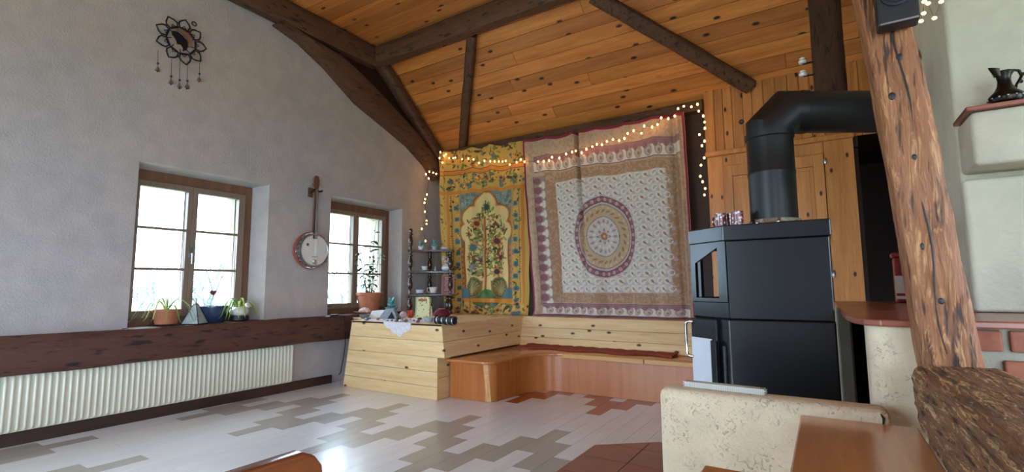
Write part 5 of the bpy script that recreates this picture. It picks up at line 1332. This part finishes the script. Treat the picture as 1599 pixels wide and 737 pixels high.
for k in range(7):
    a = 2 * PI * k / 7; obj('flower', MB().ball((.035 * math.cos(a), .035 * math.sin(a), .135 + .03 * (k % 3)), .026, 8, 6, (1, 1, .75)).tube([(0, 0, .08), (.03 * math.cos(a), .03 * math.sin(a), .13)], .003, 5), plain('petal_pink', '#d8c2be', .8) if k == 0 else bpy.data.materials['petal_pink'], t, local=True, smooth=60)
# framed sign on the low shelf
def textprint(name, base, ink, title, nlines, W, H, seed):
    """rows of small illegible print: thin raised strips of ink on the card"""
    return base
fp0 = Vector(on_shelf(.94, -.005, levels[0]))
fs = thing('framed_sign', 'small pinkish framed sign with rows of text leaning on lowest corner shelf', 'picture frame', tuple(fp0), (-.10, 0, .55))
obj('frame', MB().box((-.088, 0, 0), (-.076, .014, .255)).box((.076, 0, 0), (.088, .014, .255)).box((-.076, 0, 0), (.076, .014, .014)).box((-.076, 0, .241), (.076, .014, .255)), plain('rose_wood_frame', '#9a6a58', .4), fs, local=True)
cd = obj('card', MB().box((-.076, .004, .014), (.076, .010, .241)), plain('rose_card', '#8a5a58', .7), fs, local=True)
inkm = plain('pale_ink', '#cdb4ac', .8)
r = random.Random(3)
for k in range(9):
    w_ = r.uniform(.035, .06) if k else .045; zz = .215 - k * .021
    obj('text_line', MB().box((-w_, .0030, zz), (w_, .0038, zz + (.009 if k == 0 else .005))), inkm, cd, local=True)

# ------------------------------------------------------------------ things laid out on the pine box
def top(x, y): p = onz(x, y, ZT); return (p[0], p[1], ZT)
# lace doily, hanging over the front edge
dl = MB(); 
def doily_edge(k, n): return 1 + .05 * abs(math.sin(k * PI * 3))
A_ = [(-4.45, 4.05), (-4.42, 3.86), (-4.22, 3.75), (-3.88, 3.745), (-3.55, 3.78), (-3.38, 3.95), (-3.40, 4.2), (-3.6, 4.4), (-3.95, 4.45), (-4.25, 4.35)]
dl.prism(A_, ZT + .0005, ZT + .003)
scal = []
for k in range(21):
    f = k / 20; x = -4.02 + .40 * f; dep = .15 * math.sin(PI * min(1, max(0, f))) ** .8 + .0; dep = (.045 + .11 * (1 - abs(2 * f - 1.15)) ) * (.85 + .15 * abs(math.sin(f * PI * 4)))
    scal.append((x, ZT - max(.015, dep)))
dl.prism_ax([(-4.02, ZT + .003)] + scal + [(-3.62, ZT + .003)], (0, -.0015, 0), (0, 3.742, 0), (1, 0, 0), (0, 0, 1))
single('lace_doily', dl, 'lace', 'white lace doily spread on the pine box and hanging over its front', 'doily', (-3.9, 4.0, ZT))
def on(x, y): p = top(x, y); return (p[0], p[1], ZT + .0035)
# crystal flower bowl
p = top(569, 497); t = thing('shell_flower', 'white coral-like flower in a grey bowl near the terracotta pot', 'ornament', (p[0], p[1], ZT))
if p[0] < -4.9: t.location.x = -4.86
obj('bowl', MB().lathe([(.035, 0), (.055, .02), (.06, .05), (.055, .05), (.045, .02)], 18), plain('grey_stone', '#7d7a76', .7), t, local=True, smooth=50)
for k in range(14):
    a = 2.4 * k; rr = .055 * math.sqrt(k / 14); obj('petal', MB().ball((rr * math.cos(a), rr * math.sin(a), .085 + .03 * (1 - k / 14)), .024, 7, 5, (1, 1, .7)), bpy.data.materials['petal_pink'] if k else bpy.data.materials['petal_pink'], t, local=True, smooth=60)
# open booklet
p = top(591, 497); t = thing('booklet', 'open white booklet propped up on the left of the pine box', 'booklet', (p[0], p[1], ZT + .004), (0, 0, .5))
for sx in (-1, 1): obj('page', MB().add([(0, 0, .01), (sx * .12, -.02, .0), (sx * .12, .11, .08), (0, .13, .09), (0, .004, .004), (sx * .12, -.016, -.0035), (sx * .12, .114, .074), (0, .134, .084)], [(0, 1, 2, 3), (7, 6, 5, 4), (0, 4, 5, 1), (1, 5, 6, 2), (2, 6, 7, 3), (3, 7, 4, 0)]), 'label', t, local=True)
# folded grey shell-like lantern with succulent behind it
p = on(608, 498); t = thing('paper_lantern', 'grey folded tent-shaped ornament in front of the booklet', 'ornament', p, (0, 0, .4))
obj('shell', MB().add([(-.12, -.05, 0), (.12, -.05, 0), (.13, .06, 0), (-.10, .06, 0), (-.045, -.015, .115), (.05, -.01, .12), (.05, .03, .12), (-.04, .03, .115)], [(0, 1, 5, 4), (1, 2, 6, 5), (2, 3, 7, 6), (3, 0, 4, 7), (4, 5, 6, 7), (3, 2, 1, 0)]), plain('grey_shell', '#8f98a2', .45, mott=.3), t, local=True, bevel=.006)
obj('inner_fold', MB().add([(.0, -.055, .004), (.09, -.056, .004), (.04, -.03, .08)], [(0, 1, 2)]).add([(.0, -.052, .004), (.09, -.053, .004), (.04, -.027, .08)], [(2, 1, 0)]), 'iron', t, local=True)
p = top(611, 493); succulent((p[0], p[1], ZT), 'turquoise rosette succulent behind the grey tent-shaped ornament', 'milky', 2.0, 22, 5)
p = on(630, 497); t = thing('rose_quartz', 'pale pink quartz lump beside the red candle glass', 'stone', p)
obj('stone', MB().ball((0, 0, .04), .05, 8, 6, (1.1, .8, .8)), plain('rose_quartz', '#b99a9c', .4), t, local=True, smooth=30)
# candle glass
p = on(641, 496); t = thing('candle_glass', 'small red glass candle holder in the middle of the pine box', 'candle', p)
obj('holder', MB().lathe([(.032, 0), (.036, .004), (.038, .085), (.034, .085), (.031, .01)], 18), plain('red_glass', '#c2463a', .15, coat=.5), t, local=True, smooth=45)
obj('wax', MB().lathe([(.001, .055), (.033, .055), (.033, .05), (.001, .05)], 16, cap=False), 'ivory', t, local=True)
# patterned card box
p = on(659, 498); t = thing('card_box', 'upright pale yellow card box with green leaf pattern', 'box', p, (-.06, 0, .32))
cbm2 = N('leaf_card'); vo = cbm2.n('TexVoronoi'); vo.inputs['Scale'].default_value = 32; cbm2.l(cbm2.coords(), vo.inputs['Vector'])
M['leafcard'] = cbm2.fin(cbm2.ramp(vo.outputs['Distance'], [(.22, lin('#7d8a4c')), (.32, lin('#d6cf9a'))]), .6)
cbx = obj('box_body', MB().box((-.088, 0, 0), (.088, .045, .25)), 'leafcard', t, local=True, bevel=.003)
obj('title_strip', MB().box((-.055, -.0012, .20), (.055, 0, .228)), plain('title_red', '#9a5a48', .6), cbx, local=True)
obj('spine_strip', MB().box((-.0885, -.0012, 0), (-.07, 0, .25)), plain('spine', '#a8b088', .6), cbx, local=True)
# red pouch
p = top(690, 496); t = thing('red_pouch', 'dark red velvet pouch under the corner shelf', 'pouch', (p[0], p[1], ZT))
obj('bag', MB().lathe([(.07, 0), (.095, .02), (.10, .055), (.075, .09), (.035, .108), (.045, .125), (.02, .122)], 16), 'maroon', t, local=True, smooth=50)
obj('drawstring', MB().lathe([(.038, .104), (.041, .108), (.038, .112)], 14, cap=False), 'ivory', t, local=True)
p = top(673, 494); t = thing('white_figurine', 'tiny glossy white figurine next to the red pouch', 'figurine', (p[0], p[1], ZT))
obj('body', MB().lathe([(.028, 0), (.03, .01), (.018, .06), (.022, .085), (.010, .10)], 12), 'china', t, local=True, smooth=50); obj('head', MB().ball((0, 0, .112), .017, 10, 8), 'china', t, local=True, smooth=60)
# bracelets on a roll
a_ = Vector(onz(682, 499, ZT + .04)); b_ = Vector(onz(711, 501, ZT + .04)); dd = (b_ - a_).normalized()
t = thing('bracelet_roll', 'dark and silver bracelets stacked on a horizontal roll at the box corner', 'bracelets', (a_.x, a_.y, ZT))
ln_ = (b_ - a_).length
obj('roll', MB().tube([tuple(a_), tuple(b_)], .026, 16), 'black', t, smooth=60)
for k in range(11):
    c_ = a_ + dd * (ln_ * (k + .5) / 11); rr = .036
    s1 = dd.cross(Vector((0, 0, 1))).normalized()
    obj('bangle', MB().tube([tuple(c_ + s1 * (rr * math.cos(q_)) + Vector((0, 0, rr * math.sin(q_)))) for q_ in [2 * PI * j / 18 for j in range(18)]], ln_ / 11 * .30 if k % 3 else ln_ / 11 * .42, 6, closed=True), ['iron', 'steel', 'black'][k % 3] if k < 10 else 'steel', t, smooth=60)
p = on(670, 503); t = thing('glass_bowl', 'small milky glass bowl near the front edge of the pine box', 'bowl', p)
obj('bowl', MB().lathe([(.03, 0), (.04, .004), (.058, .05), (.054, .05), (.036, .01)], 20), 'milky', t, local=True, smooth=45)
obj('contents', MB().ball((0, 0, .03), .04, 8, 5, (1, 1, .4)), plain('bowl_fill', '#b9bfae', .8), t, local=True, smooth=60)
# loose stones and crystals
r = random.Random(21); cols = [plain('stone_%s' % n, h, .35, mott=.3) for n, h in (('dark', '#2e3038'), ('blue', '#3d4c66'), ('brown', '#6a5444'), ('pale', '#b9b3ac'), ('green', '#4e5c50'))]
spots = [(563, 498), (576, 499), (590, 500), (600, 500), (612, 502), (622, 500), (628, 501), (634, 503), (640, 501), (646, 502), (651, 503), (595, 503), (606, 504), (617, 504), (655, 500), (684, 494), (568, 501), (645, 505)]
for i, (x, y) in enumerate(spots):
    p = on(x, y); p = (max(p[0], -4.5 if p[1] < 4.0 else -4.88), max(p[1], 3.79), p[2]); s_ = r.uniform(.014, .026)
    m = MB().ball((0, 0, s_ * .55), s_, 7, 5, (r.uniform(.9, 1.4), r.uniform(.7, 1.1), .6)); m.v = [(x_ * r.uniform(.85, 1.1), y_ * r.uniform(.85, 1.1), max(0, z_)) for x_, y_, z_ in m.v]
    o = obj('gemstone', m, cols[i % 5], None); o.location = p; o.rotation_euler = (0, 0, r.uniform(0, 6))
    tag(o, 'tiny polished stone among those scattered on the lace doily', 'stone', 'polished stones on the doily')

# ------------------------------------------------------------------ outside the windows: meadow and bare trees in mist
gm = MB(); n_ = 24
for i in range(n_ + 1):
    for j in range(n_ + 1):
        gx = 60 - 180 * i / n_; gy = -80 + 180 * j / n_
        gm.v.append((gx, gy, -3.2 + .4 * math.sin(gx * .11) + .5 * math.sin(gy * .07 + 1) + .035 * max(0, -gx - 40)))
for i in range(n_):
    for j in range(n_): gm.f.append((i * (n_ + 1) + j, i * (n_ + 1) + j + 1, (i + 1) * (n_ + 1) + j + 1, (i + 1) * (n_ + 1) + j))
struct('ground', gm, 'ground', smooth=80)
def tree(loc, h, seed, label):
    r = random.Random(seed); m = MB()
    def grow_(p, d, L, rad, lev):
        q = p + d * L; mid = p + d * L * .5 + Vector((r.uniform(-1, 1), r.uniform(-1, 1), 0)) * L * .06
        m.tube([tuple(p), tuple(mid), tuple(q)], [rad, rad * .85, rad * .65], 5 if lev < 2 else 3)
        if lev < 5:
            for _ in range(3 if lev < 4 else 2):
                nd = (d + Vector((r.uniform(-1, 1), r.uniform(-1, 1), r.uniform(-.25, .55))) * .85).normalized()
                grow_(q - d * L * r.uniform(0, .35), nd, L * r.uniform(.6, .82), rad * .58, lev + 1)
    grow_(Vector((0, 0, 0)), Vector((0, 0, 1)), h * .27, h * .013, 0)
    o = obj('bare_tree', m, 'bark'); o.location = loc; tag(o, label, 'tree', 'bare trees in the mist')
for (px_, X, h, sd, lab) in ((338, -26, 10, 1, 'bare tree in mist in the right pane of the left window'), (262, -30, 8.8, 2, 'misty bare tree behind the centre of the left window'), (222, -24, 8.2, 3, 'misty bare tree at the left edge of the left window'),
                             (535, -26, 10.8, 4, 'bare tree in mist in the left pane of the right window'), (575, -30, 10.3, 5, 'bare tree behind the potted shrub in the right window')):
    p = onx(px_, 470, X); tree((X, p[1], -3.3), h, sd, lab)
